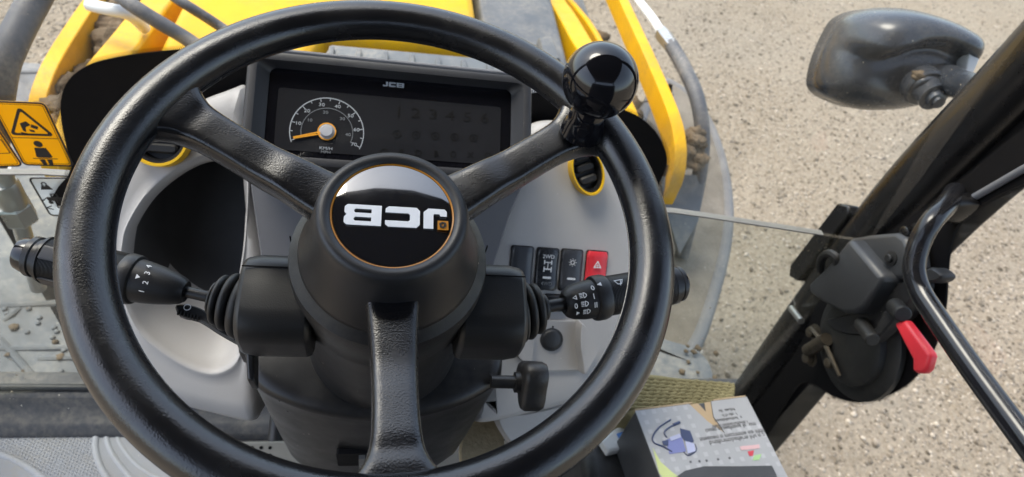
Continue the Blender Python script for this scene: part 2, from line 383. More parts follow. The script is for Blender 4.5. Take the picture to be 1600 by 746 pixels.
# ------------------------------------------------------------------ ground
S = 300
g = mesh('ground', [(-S, -S, 0), (S, -S, 0), (S, S, 0), (-S, S, 0)], [(0, 1, 2, 3)], 'ground', smooth=False); g['kind'] = 'structure'
def stones():
    rng = np.random.default_rng(4)
    ico = bmesh.new(); bmesh.ops.create_icosphere(ico, subdivisions=1, radius=1); ico.verts.ensure_lookup_table()
    bv = np.array([v.co[:] for v in ico.verts]); bf = np.array([[v.index for v in f.verts] for f in ico.faces]); ico.free()
    n = 64000
    px = rng.uniform(-60, 1680, n * 2); py = rng.uniform(-40, 790, n * 2)
    P = np.array([atZ(a, b, 0) for a, b in zip(px, py)])
    keep = rng.uniform(0, 1, len(P)) < np.clip((np.linalg.norm(P[:, :2], axis=1) / 4.5) ** 2, .2, 1)
    P = P[keep][:n]; n = len(P)
    s = np.clip(rng.lognormal(-5.35, .45, n), .002, .016)
    V = bv[None] * (1 + rng.normal(0, .16, (n, len(bv), 1)))
    a = rng.uniform(0, 6.28, n); ca, sa = np.cos(a)[:, None], np.sin(a)[:, None]
    sc = np.stack([s * rng.uniform(.8, 1.4, n), s * rng.uniform(.7, 1.1, n), s * rng.uniform(.4, .75, n)], 1)
    V = V * sc[:, None]; V = np.stack([V[..., 0] * ca - V[..., 1] * sa, V[..., 0] * sa + V[..., 1] * ca, V[..., 2]], -1)
    V += np.stack([P[:, 0], P[:, 1], sc[:, 2] * .25], 1)[:, None]
    Fc = (bf[None] + (np.arange(n) * len(bv))[:, None, None]).reshape(-1, 3)
    me = bpy.data.meshes.new('gravel'); nv = n * len(bv)
    me.vertices.add(nv); me.vertices.foreach_set('co', V.reshape(-1).astype(np.float32))
    me.loops.add(len(Fc) * 3); me.loops.foreach_set('vertex_index', Fc.reshape(-1).astype(np.int32))
    me.polygons.add(len(Fc)); me.polygons.foreach_set('loop_start', np.arange(0, len(Fc) * 3, 3, dtype=np.int32)); me.polygons.foreach_set('loop_total', np.full(len(Fc), 3, np.int32))
    me.update(); me.materials.append(M['stone'])
    at = me.attributes.new('tone', 'FLOAT', 'POINT'); at.data.foreach_set('value', np.repeat(rng.uniform(0, 1, n), len(bv)).astype(np.float32))
    o = bpy.data.objects.new('gravel', me); COL.objects.link(o)
    o['kind'] = 'stuff'; o['label'] = 'loose pale tan gravel strewn over the yard'; o['category'] = 'gravel'
m, t, b, o = nodes('stone'); M['stone'] = m
at = N(t, 'ShaderNodeAttribute', attribute_name='tone')
c = mixc(t, at.outputs['Fac'], (.10, .079, .056), (.50, .425, .335)); t.links.new(c, b.inputs['Base Color']); b.inputs['Roughness'].default_value = .9; b.inputs['Specular IOR Level'].default_value = .2
stones()

# ------------------------------------------------------------------ cab shell
cab = thing('cab_frame', 'black painted cab frame with front pillars, roof and front sill rail', 'cab frame', (0, .6, FLOOR_Z))
def pillar(sx):
    mb = MB()
    zs = [.55, 1.0, 1.3, 1.6, 1.85, 2.2, 2.62]; ys = [.600, .612, .628, .636, .612, .585, .57]
    P = smooth_path([V3(sx * (.735 - .0 * z), y, z) for y, z in zip(ys, zs)], 5)
    mb.add(*tube(P, [.043] * len(P), 28, sx=1.0))
    mb.build('front_pillar', 'pillar_paint', cab)
    # flat door post behind the round pillar
    P2 = [p + V3(sx * -.004, -.062, 0) for p in P]
    rs = [[p + V3(sx * a, b, 0) for a, b in ((.0, .040), (.0, -.014), (.05, -.022), (.06, .040))] for p in P2]
    mb = MB(); mb.add(*rings(rs)); mb.build('door_post', 'frit', cab, bevel=.006)
pillar(1); pillar(-1)
# shaped glazing bracket standing proud of the right pillar
o = DR.px
br = [(1238, 415), (1312, 318), (1330, 322), (1330, 335), (1250, 440), (1236, 432)]
mb = MB(); mb.add(*plate(Fr(V3(.70, .5, 1.5), -Y, Z), px_out(DR, br, .0, smooth=False), .02, -.015)); mb.build('glazing_bracket', 'pillar_paint', cab, bevel=.003)
# roof with dark lining, front header
mb = MB(); mb.add(*slab(Fr(V3(0, -.215, 2.62), X, Y), rrect(1.56, 1.73, .16, 8), [(0, 0), (0, .05), (.05, .10), (.2, .13)])); mb.build('roof', 'liner', cab)
for sx in (-1, 1):
    mb = MB(); mb.add(*tube(smooth_path([V3(sx * .74, -.95, .55), V3(sx * .74, -.98, 1.6), V3(sx * .72, -.9, 2.62)], 5), .045, 12)); mb.build('rear_pillar', 'pillar_paint', cab)
mb = MB(); mb.add(*hexa((-.70, -.64, FLOOR_Z + .002), (.70, -.60, 2.28))); mb.build('rear_light_block', 'liner', cab, bevel=.02)  # unseen panel added behind the driver to cut light from the rear
# front sill rail at the foot of the lower glass
rs = []
for x in np.linspace(-.74, .74, 9):
    rs.append([V3(x, SCREEN_Y + y, z) for y, z in ((.03, 1.0), (.03, 1.075), (-.002, 1.082), (-.018, 1.078), (-.030, 1.060), (-.040, 1.052), (-.055, 1.049), (-.068, 1.035), (-.070, 1.0))])
mb = MB(); mb.add(*rings(rs)); mb.build('sill_rail', 'floor', cab, bevel=.004)
mb = MB(); mb.add(*tube([V3(-.74, SCREEN_Y - .006, 1.083), V3(.74, SCREEN_Y - .006, 1.083)], .006, 10)); mb.build('glass_seal', 'rubber', cab)

fo = mesh('floor', *hexa((-.74, -1.0, FLOOR_Z - .05), (.74, SCREEN_Y - .07, FLOOR_Z)), 'floor', smooth=False); fo['kind'] = 'structure'

# ------------------------------------------------------------------ windscreen
wsn = thing('windscreen', 'dusty two-piece front windscreen with black printed border and stickers', 'windscreen', (0, SCREEN_Y, 1.08))
JZ = 1.552
prof = [(SCREEN_Y, JZ + .002), (SCREEN_Y, 1.8), (SCREEN_Y - .004, 2.05), (SCREEN_Y - .008, 2.3), (SCREEN_Y - .012, 2.55), (SCREEN_Y - .014, 2.615)]
prof = [tuple(p) for p in smooth_path([np.array(p) for p in prof], 4)]
bow = lambda x: .004 - .13 * max(0., abs(x) - .41)                   # the glass wraps back towards the pillars
def pane(name, prof, mat, t, x0=.70, nn=29):
    xs = np.linspace(-x0, x0, nn); rs = [[V3(x, y + bow(x), z) for x in xs] for y, z in prof]
    v = [p for r in rs for p in r] + [p + V3(0, t, 0) for r in rs for p in r]; m_ = len(rs) * nn; f = []
    for i in range(len(rs) - 1):
        for j in range(nn - 1):
            q = [i * nn + j, i * nn + j + 1, (i + 1) * nn + j + 1, (i + 1) * nn + j]; f += [q, [k + m_ for k in q][::-1]]
        f += [[i * nn, (i + 1) * nn, (i + 1) * nn + m_, i * nn + m_], [i * nn + nn - 1, i * nn + nn - 1 + m_, (i + 1) * nn + nn - 1 + m_, (i + 1) * nn + nn - 1]]
    for j in range(nn - 1):
        f += [[j + 1, j, j + m_, j + 1 + m_]]; k = (len(rs) - 1) * nn; f += [[k + j, k + j + 1, k + j + 1 + m_, k + j + m_]]
    return mesh(name, v, f, mat, wsn)
up = pane('upper_pane', prof, 'glass_upper', .006)
lp = pane('lower_pane', [(SCREEN_Y, 1.083), (SCREEN_Y, 1.3), (SCREEN_Y, JZ - .002)], 'glass_lower', .006)
pane('joint_strip', [(SCREEN_Y - .002, JZ - .0010), (SCREEN_Y - .002, JZ + .0010)], 'joint_grey', .010, .628)
# black printed band with a toothed edge, two lobes joined behind the instruments
fr_px = [(125, 330), (112, 262), (101, 215), (95, 175), (98, 145), (112, 120), (140, 101), (175, 91), (215, 84), (260, 79), (310, 76), (360, 76), (410, 82), (440, 95), (460, 150), (500, 200), (620, 220), (740, 210), (800, 180), (822, 150), (850, 145), (890, 152), (930, 160), (970, 170), (1000, 184), (1022, 203), (1036, 226), (1042, 250), (1036, 272), (1022, 300), (1000, 330), (620, 330)]
FRT = WS.up(.0015)
out = px_out(FRT, fr_px, n=5)
bnd = mesh('printed_band', *plate(FRT, out, .0006), 'frit', wsn, smooth=False)
mb = MB(); rp = resample(out, step=.0021); ins = inset(rp, -.0046)
for i in range(len(rp)):
    a, b_ = rp[i], ins[i]; tdir = unit(rp[(i + 1) % len(rp)] - rp[i - 1]) * .0006
    mb.add([FRT.w(*(a - tdir), .0003), FRT.w(*(a + tdir), .0003), FRT.w(*(b_ + tdir * .35), .0003), FRT.w(*(b_ - tdir * .35), .0003)], [[0, 1, 2, 3]])
tt = mb.build('printed_teeth', 'frit', bnd, smooth=False); tt['kind'] = 'stuff'

# stickers
def sticker(px, mat, name, label, border='print_black'):
    q = [np.array(FRT.px(*p)) for p in px]
    c = sum(q) / 4; ex = unit(q[1] - q[0] + q[2] - q[3]); w = (np.linalg.norm(q[1] - q[0]) + np.linalg.norm(q[2] - q[3])) / 2; h = (np.linalg.norm(q[3] - q[0]) + np.linalg.norm(q[2] - q[1])) / 2
    fr = Fr(FRT.w(*c), FRT.x * ex[0] + FRT.y * ex[1], FRT.y * ex[0] - FRT.x * ex[1])
    s = mesh(name, *plate(fr, rrect(w, h, .006), .0004), mat, wsn, smooth=False); s['label'] = label
    print2d('sticker_border', fr, [rrect(w, h, .006), rrect(w - .004, h - .004, .004)], border, s, c=.0006)
    return s, fr.up(.0006), w, h
s1, sf, sw, sh = sticker([(-8, 158), (76, 160), (112, 260), (28, 257)], 'decal_yellow', 'warning_sticker', 'yellow sticker with black rollover triangle above a belted seated figure')
k = .002
print2d('sticker_line', sf, [rrect(sw - .007, sh - .007, .003), rrect(sw - .0078, sh - .0078, .003)], 'print_black', s1)
print2d('sticker_line', sf, [[(-sw / 2 + .004, -.0045), (sw / 2 - .004, -.0045), (sw / 2 - .004, -.0039), (-sw / 2 + .004, -.0039)]], 'print_black', s1)
tri = lambda r, cx, cy: [(cx + r * math.cos(a), cy + r * math.sin(a)) for a in (R(90), R(210), R(330))]
def rtri(r, cx, cy, rd):
    o = []
    for k_, a in enumerate((90, 210, 330)):
        px_, py_ = cx + (r - 2 * rd) * math.cos(R(a)), cy + (r - 2 * rd) * math.sin(R(a))
        o += [(px_ + rd * math.cos(R(b)), py_ + rd * math.sin(R(b))) for b in np.linspace(a - 60, a + 60, 6)]
    return o
print2d('warning_triangle', sf, [rtri(.0265, -.001, .0125, .003), rtri(.0205, -.001, .0125, .0015)], 'print_black', s1)
print2d('pictogram', sf, [[(-.008, .016), (-.001, .019), (.002, .014), (-.004, .011), (-.006, .004), (-.0085, .006)], [(.003, .015), (.009, .012), (.007, .008), (.001, .011)], [(-.002, .008), (.003, .007), (.003, .004), (-.001, .005)], [(-.012, .004), (-.004, .002), (-.004, .0008), (-.011, .002)]], 'print_black', s1)
print2d('pictogram', sf, [circ(.0045, 16, 0, -.0125), [(-.006, -.018), (.006, -.018), (.0085, -.031), (.0065, -.0325), (-.0065, -.0325), (-.0085, -.031)], [(-.013, -.0335), (.013, -.0335), (.013, -.0343), (-.013, -.0343)], [(-.0068, -.0352), (-.001, -.0352), (-.0012, -.0435), (-.0052, -.0435)], [(.001, -.0352), (.0068, -.0352), (.0052, -.0435), (.0012, -.0435)]], 'print_black', s1)
s2, sf2, sw2, sh2 = sticker([(-90, 160), (-16, 159), (24, 258), (-55, 262)], 'decal_yellow', 'warning_sticker', 'yellow sticker cut off by the left edge of the picture')
print2d('sticker_line', sf2, [rrect(sw2 - .007, sh2 - .007, .003), rrect(sw2 - .0078, sh2 - .0078, .003)], 'print_black', s2)
print2d('sticker_line', sf2, [rrect(.03, .02, .001, 2, .006, -.016), rrect(.0285, .0185, .001, 2, .006, -.016)], 'print_black', s2)
print2d('sticker_line', sf2, [[(-sw2 / 2 + .004, .012), (sw2 / 2 - .004, .012), (sw2 / 2 - .004, .0126), (-sw2 / 2 + .004, .0126)]], 'print_black', s2)
s3, sf3, sw3, sh3 = sticker([(47, 277), (118, 277), (146, 337), (75, 337)], 'decal_white', 'load_sticker', 'white sticker with weight, loader silhouette and weight limit')
def sh_(pts, k, cx, cy): return [(cx + p[0] * k, cy + p[1] * k) for p in pts]
print2d('pictogram', sf3, [sh_([(-1, -.6), (1, -.6), (.55, .5), (-.55, .5)], .0065, -.012, .0165), sh_(circ(.5, 12, 0, .75), .0065, -.012, .0165), sh_(circ(.28, 12, 0, .75), .0065, -.012, .0165)], 'print_black', s3)
lo = [(-2.2, -.5), (-1.5, -.15), (-.9, .35), (-.2, .3), (-.1, 1.2), (1.1, 1.2), (1.15, .3), (1.9, .2), (2.1, -.3), (1.8, -.8), (.4, -.75), (-.2, -.55), (-.9, -.6), (-1.1, .05), (-1.6, -.5), (-2.1, -.75)]
print2d('pictogram', sf3, [sh_(lo, .0066, -.011, -.002), sh_([(.1, .4), (.85, .4), (.85, 1.), (.1, 1.)], .0066, -.011, -.002)], 'print_black', s3)
print2d('pictogram', sf3, [sh_(circ(.55, 14, .9, -.65), .0066, -.011, -.0028), sh_(circ(.22, 10, .9, -.65), .0066, -.011, -.0028), sh_(circ(.4, 12, -.6, -.8), .0066, -.011, -.0028)], 'print_black', s3, c=.0006)
text('limit_text', '< 95', .015, sf3, 'print_black', s3, a=-.011, b=-.0185)

# ------------------------------------------------------------------ right-hand door
door = thing('cab_door', 'right-hand glass cab door with black latch and tubular grab handle', 'door', (DOOR_X, .1, 1.0))
mesh('door_glass', *hexa((DOOR_X + .002, -.90, 1.02), (DOOR_X + .008, .52, 2.55)), 'glass_door', door, smooth=False)
dpx = [(1640, 262), (1560, 306), (1510, 338), (1490, 372), (1482, 420), (1478, 480), (1462, 540), (1430, 590), (1390, 617), (1345, 629), (1305, 620), (1278, 603), (1262, 597), (1246, 605), (1222, 640), (1190, 690), (1150, 740), (1130, 700), (1240, 560), (1300, 440), (1480, 300), (1640, 180)]
out = px_out(DR, dpx, -.001, n=5)
db = mesh('printed_border', *plate(DR, out, .003, -.002), 'frit', door, smooth=False)
rp = resample(out, step=.0024); ins = inset(rp, -.0035); mb = MB()
for i in range(len(rp)):
    td = unit(rp[(i + 1) % len(rp)] - rp[i - 1]) * .0007
    mb.add([DR.w(*(rp[i] - td), 0), DR.w(*(rp[i] + td), 0), DR.w(*(ins[i] + td * .4), 0), DR.w(*(ins[i] - td * .4), 0)], [[0, 1, 2, 3]])
tt = mb.build('printed_teeth', 'frit', db, smooth=False); tt['kind'] = 'stuff'
mb = MB(); mb.add(*tube([DR.at(1660, 232, .004), DR.at(1600, 264, .004), DR.at(1492, 326, .004)], .0045, 10)); mb.build('door_seal', 'dash_mid', door)
# latch
L1 = DR.up(.004)
c = L1.px(1337, 535, .01)
mb = MB(); fr = L1.moved(*c); mb.add(*lathe(fr, [(.085, 0), (.085, .008), (.078, .012), (.066, .014), (.063, .022), (.055, .026), (0.001, .028)], 48)); la = mb.build('latch_base', 'rubber', door)
cov = [(1327, 373), (1356, 368), (1400, 364), (1414, 372), (1421, 392), (1424, 420), (1416, 436), (1392, 438), (1372, 440), (1340, 430), (1318, 400)]
mb = MB(); mb.add(*slab(L1, px_out(L1, cov, .035, smooth=False), [(0, .004), (0, .030), (.002, .034), (.006, .036)])); lc = mb.build('latch_cover', 'cap_grey', door, bevel=.003)
blk = [(1326, 374), (1333, 376), (1379, 430), (1380, 438), (1352, 482), (1338, 491), (1318, 490), (1284, 472), (1265, 458), (1264, 444), (1272, 436), (1300, 408)]
mb = MB(); mb.add(*slab(L1, px_out(L1, blk, .055, smooth=False), [(0, .004), (0, .050), (.003, .056), (.007, .058)])); mb.build('cover_block', 'cap_grey', lc, bevel=.003)
tip = [(1456, 418), (1470, 424), (1476, 432), (1468, 440), (1448, 442), (1440, 430)]
mb = MB(); mb.add(*slab(L1, px_out(L1, tip, .02, n=3), [(0, .004), (0, .02), (.003, .024)])); mb.build('cover_tip', 'cap_grey', lc)
def bolt(p, fr, r, parent, mat='metal_worn', h=.006):
    mb = MB(); f2 = fr.moved(*p); mb.add(*lathe(f2, [(r * 1.7, 0), (r * 1.7, .0015), (r * 1.3, .002), (r, .002), (r, h), (r * .8, h + .001)], 12)); return mb.build('bolt', mat, parent)
bolt(L1.px(1392, 404, .037), L1.up(.0362), .006, lc, 'rubber')
# raised front fin of the cover with a hook eye
mb = MB(); mb.add(*tube(smooth_path([L1.at(1282, 424, .05), L1.at(1284, 404, .06), L1.at(1296, 396, .062), L1.at(1308, 404, .058), L1.at(1306, 418, .05)], 5), .006, 8)); mb.build('cable_loop', 'rubber', lc)
slot = [(1358, 452), (1384, 430), (1398, 438), (1362, 478), (1352, 480), (1344, 470)]
mb = MB(); mb.add(*plate(L1, px_out(L1, slot, .03, smooth=False), .03, .002)); mb.build('latch_slot', 'frit', lc, bevel=.002)
low = [(1345, 480), (1365, 470), (1388, 440), (1402, 440), (1432, 440), (1424, 470), (1400, 500), (1370, 520), (1345, 525), (1310, 520), (1290, 500), (1318, 492)]
mb = MB(); mb.add(*slab(L1, px_out(L1, low, .03, n=4), [(0, .004), (0, .026), (.003, .031)])); mb.build('latch_body', 'shroud', door)
for (p0, p1, r) in (((1345, 505), (1364, 532), .0095), ((1398, 478), (1411, 492), .0105)):
    a, b_ = L1.at(*p0, .04), L1.at(*p1, .052)
    mb = MB(); mb.add(*tube([a, a + (b_ - a) * .5, b_], [r * 1.05, r, r], 20)); mb.build('pivot_boss', 'rubber', door, bevel=.0015)
web = [(1356, 524), (1372, 512), (1384, 488), (1398, 480), (1408, 488), (1398, 502), (1384, 520), (1366, 536)]
mb = MB(); mb.add(*slab(L1, px_out(L1, web, .042, smooth=False), [(0, .028), (0, .044), (.002, .046)])); mb.build('latch_link', 'shroud', door)
lev = [(1395, 506), (1402, 501), (1414, 499), (1430, 520), (1453, 551), (1455, 558), (1449, 580), (1442, 586), (1431, 586), (1424, 580), (1424, 562), (1410, 536)]
mb = MB(); mb.add(*slab(L1, px_out(L1, lev, .050, smooth=False), [(.003, .038), (.0015, .040), (.0015, .047), (.0035, .050), (.006, .051)])); lv = mb.build('release_lever', 'red_lever', door, bevel=.0015); lv['label'] = 'bright red plastic release lever'
for p in ((1276, 520), (1305, 568), (1270, 560)): bolt(L1.px(*p, .02), L1.up(.022), .008, la, 'metal_worn', .012)
mb = MB(); mb.add(*tube([L1.at(1262, 548, .03), L1.at(1292, 530, .035)], .010, 12)); mb.build('striker_pin', 'metal_worn', la)
mb = MB(); mb.add(*tube([L1.at(1266, 512, .034), L1.at(1290, 540, .036), L1.at(1312, 588, .03)], [.003, .004, .003], 8)); mb.build('spring_wire', 'metal_worn', la)
mb = MB(); mb.add(*tube([DR.at(1236, 482, .02), DR.at(1252, 502, .03)], .0055, 10)); mb.build('striker_end', 'steel', door)
# grab handle
hp = smooth_path([DR.at(1492, 300, .012), DR.at(1478, 322, .045), DR.at(1455, 347, .075), DR.at(1436, 382, .085), DR.at(1428, 420, .09), DR.at(1438, 456, .09), DR.at(1466, 500, .09), DR.at(1530, 592, .09), DR.at(1640, 740, .09), DR.at(1720, 850, .09)], 8)
mb = MB(); mb.add(*tube(hp, .0123, 24)); hd = mb.build('grab_handle', 'tube_black', door)
mb = MB(); mb.add(*slab(DR, px_out(DR, [(1470, 312), (1488, 300), (1500, 318), (1478, 340), (1462, 348), (1455, 335)], .03, n=3), [(0, .002), (0, .03), (.003, .034)])); hb = mb.build('handle_bracket', 'pillar_paint', hd)
bolt(DR.px(1414, 363, .03), DR.up(.012), .008, hd, 'pillar_paint', .02)
bolt(DR.px(1478, 312, .036), DR.up(.035), .005, hb, 'rubber')

# ------------------------------------------------------------------ dashboard
dash = thing('dashboard', 'light grey moulded dashboard with storage bin, switches and instrument screen', 'dashboard', (0, .5, FLOOR_Z))
def star(pts, cx, cy, n=96):
    q = np.array(pts); a = np.arctan2(q[:, 1] - cy, q[:, 0] - cx); r = np.hypot(q[:, 0] - cx, q[:, 1] - cy); o = np.argsort(a)
    th = np.linspace(-math.pi, math.pi, n, endpoint=False); rr = np.interp(th, a[o], r[o], period=2 * math.pi)
    return [np.array((cx + r_ * math.cos(t_), cy + r_ * math.sin(t_))) for r_, t_ in zip(rr, th)]
lpx = [(386, 131), (350, 138), (310, 153), (265, 176), (220, 208), (178, 255), (150, 310), (138, 370), (135, 430), (142, 490), (165, 545), (205, 595), (240, 622), (275, 638), (330, 652), (380, 664), (396, 664), (404, 650), (402, 600), (400, 540), (406, 470), (412, 420), (402, 350), (392, 280), (386, 200)]
hole = [(196, 385), (205, 352), (235, 305), (280, 267), (325, 247), (365, 250), (382, 270), (384, 310), (380, 380), (372, 440), (368, 490), (375, 530), (366, 562), (338, 578), (305, 573), (262, 550), (222, 515), (200, 470), (193, 430)]
cx, cy = POD.px(300, 425)
A = star(px_out(POD, lpx, n=8), cx, cy, 160); H = star(px_out(POD, hole, n=8), cx, cy, 160)
deep = V3(0, .125, .005)
def ringw(q, h, off=V3(0, 0, 0)): return [POD.w(p[0], p[1], h) + off for p in q]
lerp = lambda a, b, t: [x * (1 - t) + y * t for x, y in zip(a, b)]
cen = np.array((cx, cy))
def lip(q, k): return [cen + (p - cen) * k for p in q]
rs = [ringw(A, -.14), ringw(A, -.02), ringw(inset(A, .002), -.008), ringw(inset(A, .007), -.001), ringw(lerp(inset(A, .010), lip(H, 1.06), .35), .001), ringw(lerp(inset(A, .010), lip(H, 1.06), .7), .000),
      ringw(lip(H, 1.07), .000), ringw(lip(H, 1.045), .0015), ringw(lip(H, 1.03), .001), ringw(lip(H, 1.0), -.002), ringw(lip(H, .985), -.006), ringw(lip(H, .97), -.012)]
for t_ in (.1, .25, .45, .65, .8, .92, 1.0): rs.append(ringw(lip(H, .97 - .12 * t_ ** 2 - (.10 if t_ == 1. else 0)), -.012, deep * t_))
v, f = rings(rs, True, False, True); kth = lambda q: min(i // 160 for i in q)
def in_bin_shade(q):  # picks the deep and upper bin faces that get the shade colour
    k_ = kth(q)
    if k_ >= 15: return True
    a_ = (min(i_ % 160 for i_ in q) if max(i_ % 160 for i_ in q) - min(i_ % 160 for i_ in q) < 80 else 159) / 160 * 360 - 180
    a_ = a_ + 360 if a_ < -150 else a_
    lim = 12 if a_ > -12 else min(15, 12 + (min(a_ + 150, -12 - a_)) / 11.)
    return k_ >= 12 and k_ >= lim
pl = mesh('left_pod', v, [q for q in f if not in_bin_shade(q)], 'dash_grey', dash, ang=60); mesh('bin_shade', v, [q for q in f if in_bin_shade(q)], 'bin_shade_grey', pl, ang=60); pl['label'] = 'light grey left pod with a deep shadowed storage bin'  # bin's fade into shade is put into the colour of its inner faces

rpx = [(838, 190), (880, 186), (920, 205), (955, 235), (985, 285), (1000, 340), (1012, 400), (1018, 460), (1016, 510), (1000, 560), (955, 608), (890, 637), (830, 653), (750, 668), (735, 640), (730, 560), (730, 480), (740, 410), (760, 340), (785, 280), (810, 220)]
Rr = [np.array(p) for p in px_out(POD, rpx, n=8)]
mb = MB(); mb.add(*slab(POD, Rr, [(0, -.14), (0, -.025), (.002, -.012), (.006, -.003), (.012, 0), (.030, .0015)])); pr = mb.build('right_pod', 'dash_grey', dash, ang=60)
# lower grey apron below the right pod
apx = [(775, 650), (830, 640), (890, 625), (930, 600), (960, 640), (900, 720), (860, 735), (820, 715), (790, 690)]
mb = MB(); mb.add(*slab(POD.up(-.06), px_out(POD, apx, -.06, n=6), [(0, -.08), (0, -.01), (.006, 0)])); mb.build('lower_apron', 'dash_grey', dash)
# dark centre panel between the screen and the column
cpx = [(386, 236), (830, 262), (800, 330), (772, 415), (765, 470), (412, 470), (408, 410), (392, 300)]
mb = MB(); mb.add(*slab(POD, px_out(POD, cpx, .01, smooth=False), [(0, -.06), (0, .006), (.002, .010)])); mb.build('centre_panel', 'dash_mid', dash)

def vent(px, py, rx, ry, rot, tiltx, name, label):
    c0 = POD.px(px, py, .012); f0 = POD.moved(*c0, c=.012, rot=rot)
    fr = Fr(f0.o, f0.x, f0.y + f0.n * tiltx)
    mb = MB(); mb.add(*lathe(fr, [(1.0, -.016), (1.0, .004), (.985, .006), (.90, .006), (.88, .004), (.88, -.004)], 48, False, False, rx, ry)); vr = mb.build('vent', 'yellow_ring', dash); vr['label'] = label
    mb = MB(); mb.add(*lathe(fr, [(.88, .003), (.80, .003), (.74, -.001), (.70, -.009), (.01, -.0095)], 48, False, True, rx, ry)); mb.build('vent_barrel', 'shroud_smooth', vr)
    for k in (-.35, .15, .6):
        mb = MB(); mb.add(*slab(fr.moved(0, k * ry, -.009), rrect(rx * 1.25 * math.sqrt(1 - k * k * .8), ry * .34, .004, 3), [(0, 0), (0, .006), (.002, .008)])); mb.build('vent_vane', 'shroud', vr)
    return vr
vent(248, 216, .029, .029, 0, 0, 'vent', 'round vent with yellow ring on the left pod')
vent(917, 268, .0185, .0285, R(22), 0, 'vent', 'oval vent with yellow ring on the right pod')

# switches
def switch(px, py, mat, label, w=.0250, h=.0470):
    c0 = POD.px(px, py, .006); fr = POD.moved(*c0, rot=R(-1.5))
    mb = MB(); mb.add(*slab(fr, rrect(w + .002, h + .0025, .003), [(0, -.004), (0, .0022), (.001, .0028)])); s = mb.build('switch', 'shroud_smooth', dash); s['label'] = label
    rs = []
    for yy in np.linspace(-1, 1, 13):                              # gently dished rocker
        hh = .0055 + .0035 * abs(yy) ** 1.5 * (1 if yy < 0 else .55)
        e = .0018 * max(0, (abs(yy) - .8) / .2) ** 2
        rs.append([fr.w(a * (w / 2 - e), yy * (h / 2), z) for a, z in ((-1, .002), (-1, hh - .002 - e * .6), (-.82, hh - e), (-.3, hh + .0004 - e), (.3, hh + .0004 - e), (.82, hh - e), (1, hh - .002 - e * .6), (1, .002))])
    mb = MB(); mb.add(*rings(rs, False)); 
    v, f = mb.v, mb.f
    rk = mesh('rocker', v, f, mat, s, ang=50)
    return s, fr.up(.0066), rk
sw, sf, rk = switch(815, 419, 'switch_grey', 'blank dark switch plate next to the column', .0250, .048)
sw, sf, rk = switch(855, 421, 'switch_black', 'black drive rocker switch marked 2WD and 4WD')
text('switch_text', '2WD', .0062, sf, 'print_white', sw, 0, .0145, .0012)
text('switch_text', '4WD', .0058, sf, 'print_dim', sw, 0, -.0165, .002)
ax = [[(-.0042, .0035), (-.003, .0035), (-.003, .0005), (-.0006, .0005), (-.0006, -.003), (-.0042, -.003), (-.0042, -.0055), (-.0052, -.0055), (-.0052, .0), (-.0042, 0), (-.0042, -.002), (.0042, -.002), (.0042, 0), (.0052, 0), (.0052, -.0055), (.0042, -.0055), (.0042, -.003), (.0006, -.003), (.0006, .0005), (.003, .0005), (.003, .0035), (.0042, .0035), (.0042, .0015), (.0006, .0015), (.0006, .004), (.0002, .004), (-.0002, .0015), (-.0042, .0015)]]
print2d('axle_symbol', sf, [[(-.0048, 0.0055), (-.0036, .0055), (-.0036, .0075), (-.0004, .0075), (-.0004, .001), (-.0036, .001), (-.0036, .003), (-.0048, .003), (-.0048, -.003), (-.0036, -.003), (-.0036, -.0005), (.0036, -.0005), (.0036, -.003), (.0048, -.003), (.0048, .003), (.0036, .003), (.0036, .001), (.0004, .001), (.0004, .0075), (.0036, .0075), (.0036, .0055), (.0048, .0055), (.0048, .0105), (.0036, .0105), (.0036, .0085), (-.0036, .0085), (-.0036, .0105), (-.0048, .0105)]], 'print_white', sw, c=.0008)
print2d('indicator_bar', sf, [rrect(.010, .0024, .0011, 4, 0, -.0095)], 'print_white', sw, c=.0012)
sw, sf, rk = switch(893, 423, 'switch_grey', 'dark grey work light rocker switch with lamp symbol')
print2d('lamp_symbol', sf, [circ(.0026, 20, 0, .0095), circ(.0018, 20, 0, .0095)] + [[(math.cos(a) * .0034 - math.sin(a) * .0003, .0095 + math.sin(a) * .0034 + math.cos(a) * .0003), (math.cos(a) * .0047 - math.sin(a) * .0003, .0095 + math.sin(a) * .0047 + math.cos(a) * .0003), (math.cos(a) * .0047 + math.sin(a) * .0003, .0095 + math.sin(a) * .0047 - math.cos(a) * .0003), (math.cos(a) * .0034 + math.sin(a) * .0003, .0095 + math.sin(a) * .0034 - math.cos(a) * .0003)] for a in np.arange(0, 6.2, math.pi / 4)], 'print_white', sw, c=.0008)
print2d('indicator_bar', sf, [rrect(.010, .0024, .0011, 4, 0, -.0095)], 'print_white', sw, c=.0012)
sw, sf, rk = switch(932, 425, 'red_switch', 'red hazard rocker switch with white triangle')
print2d('hazard_triangle', sf, [rtri(.0058, 0, .0075, .0006), rtri(.0034, 0, .0075, .0003)], 'print_white', sw, c=.0008)
print2d('hazard_triangle', sf, [rtri(.0017, 0, .0075, .0002)], 'print_white', sw, c=.0008)
sw, sf, rk = switch(828, 480, 'switch_black', 'black rocker half hidden behind the right stalk boot', .024, .018)
sw, sf, rk = switch(868, 474, 'switch_black', 'black rocker half hidden below the right stalk', .024, .018)

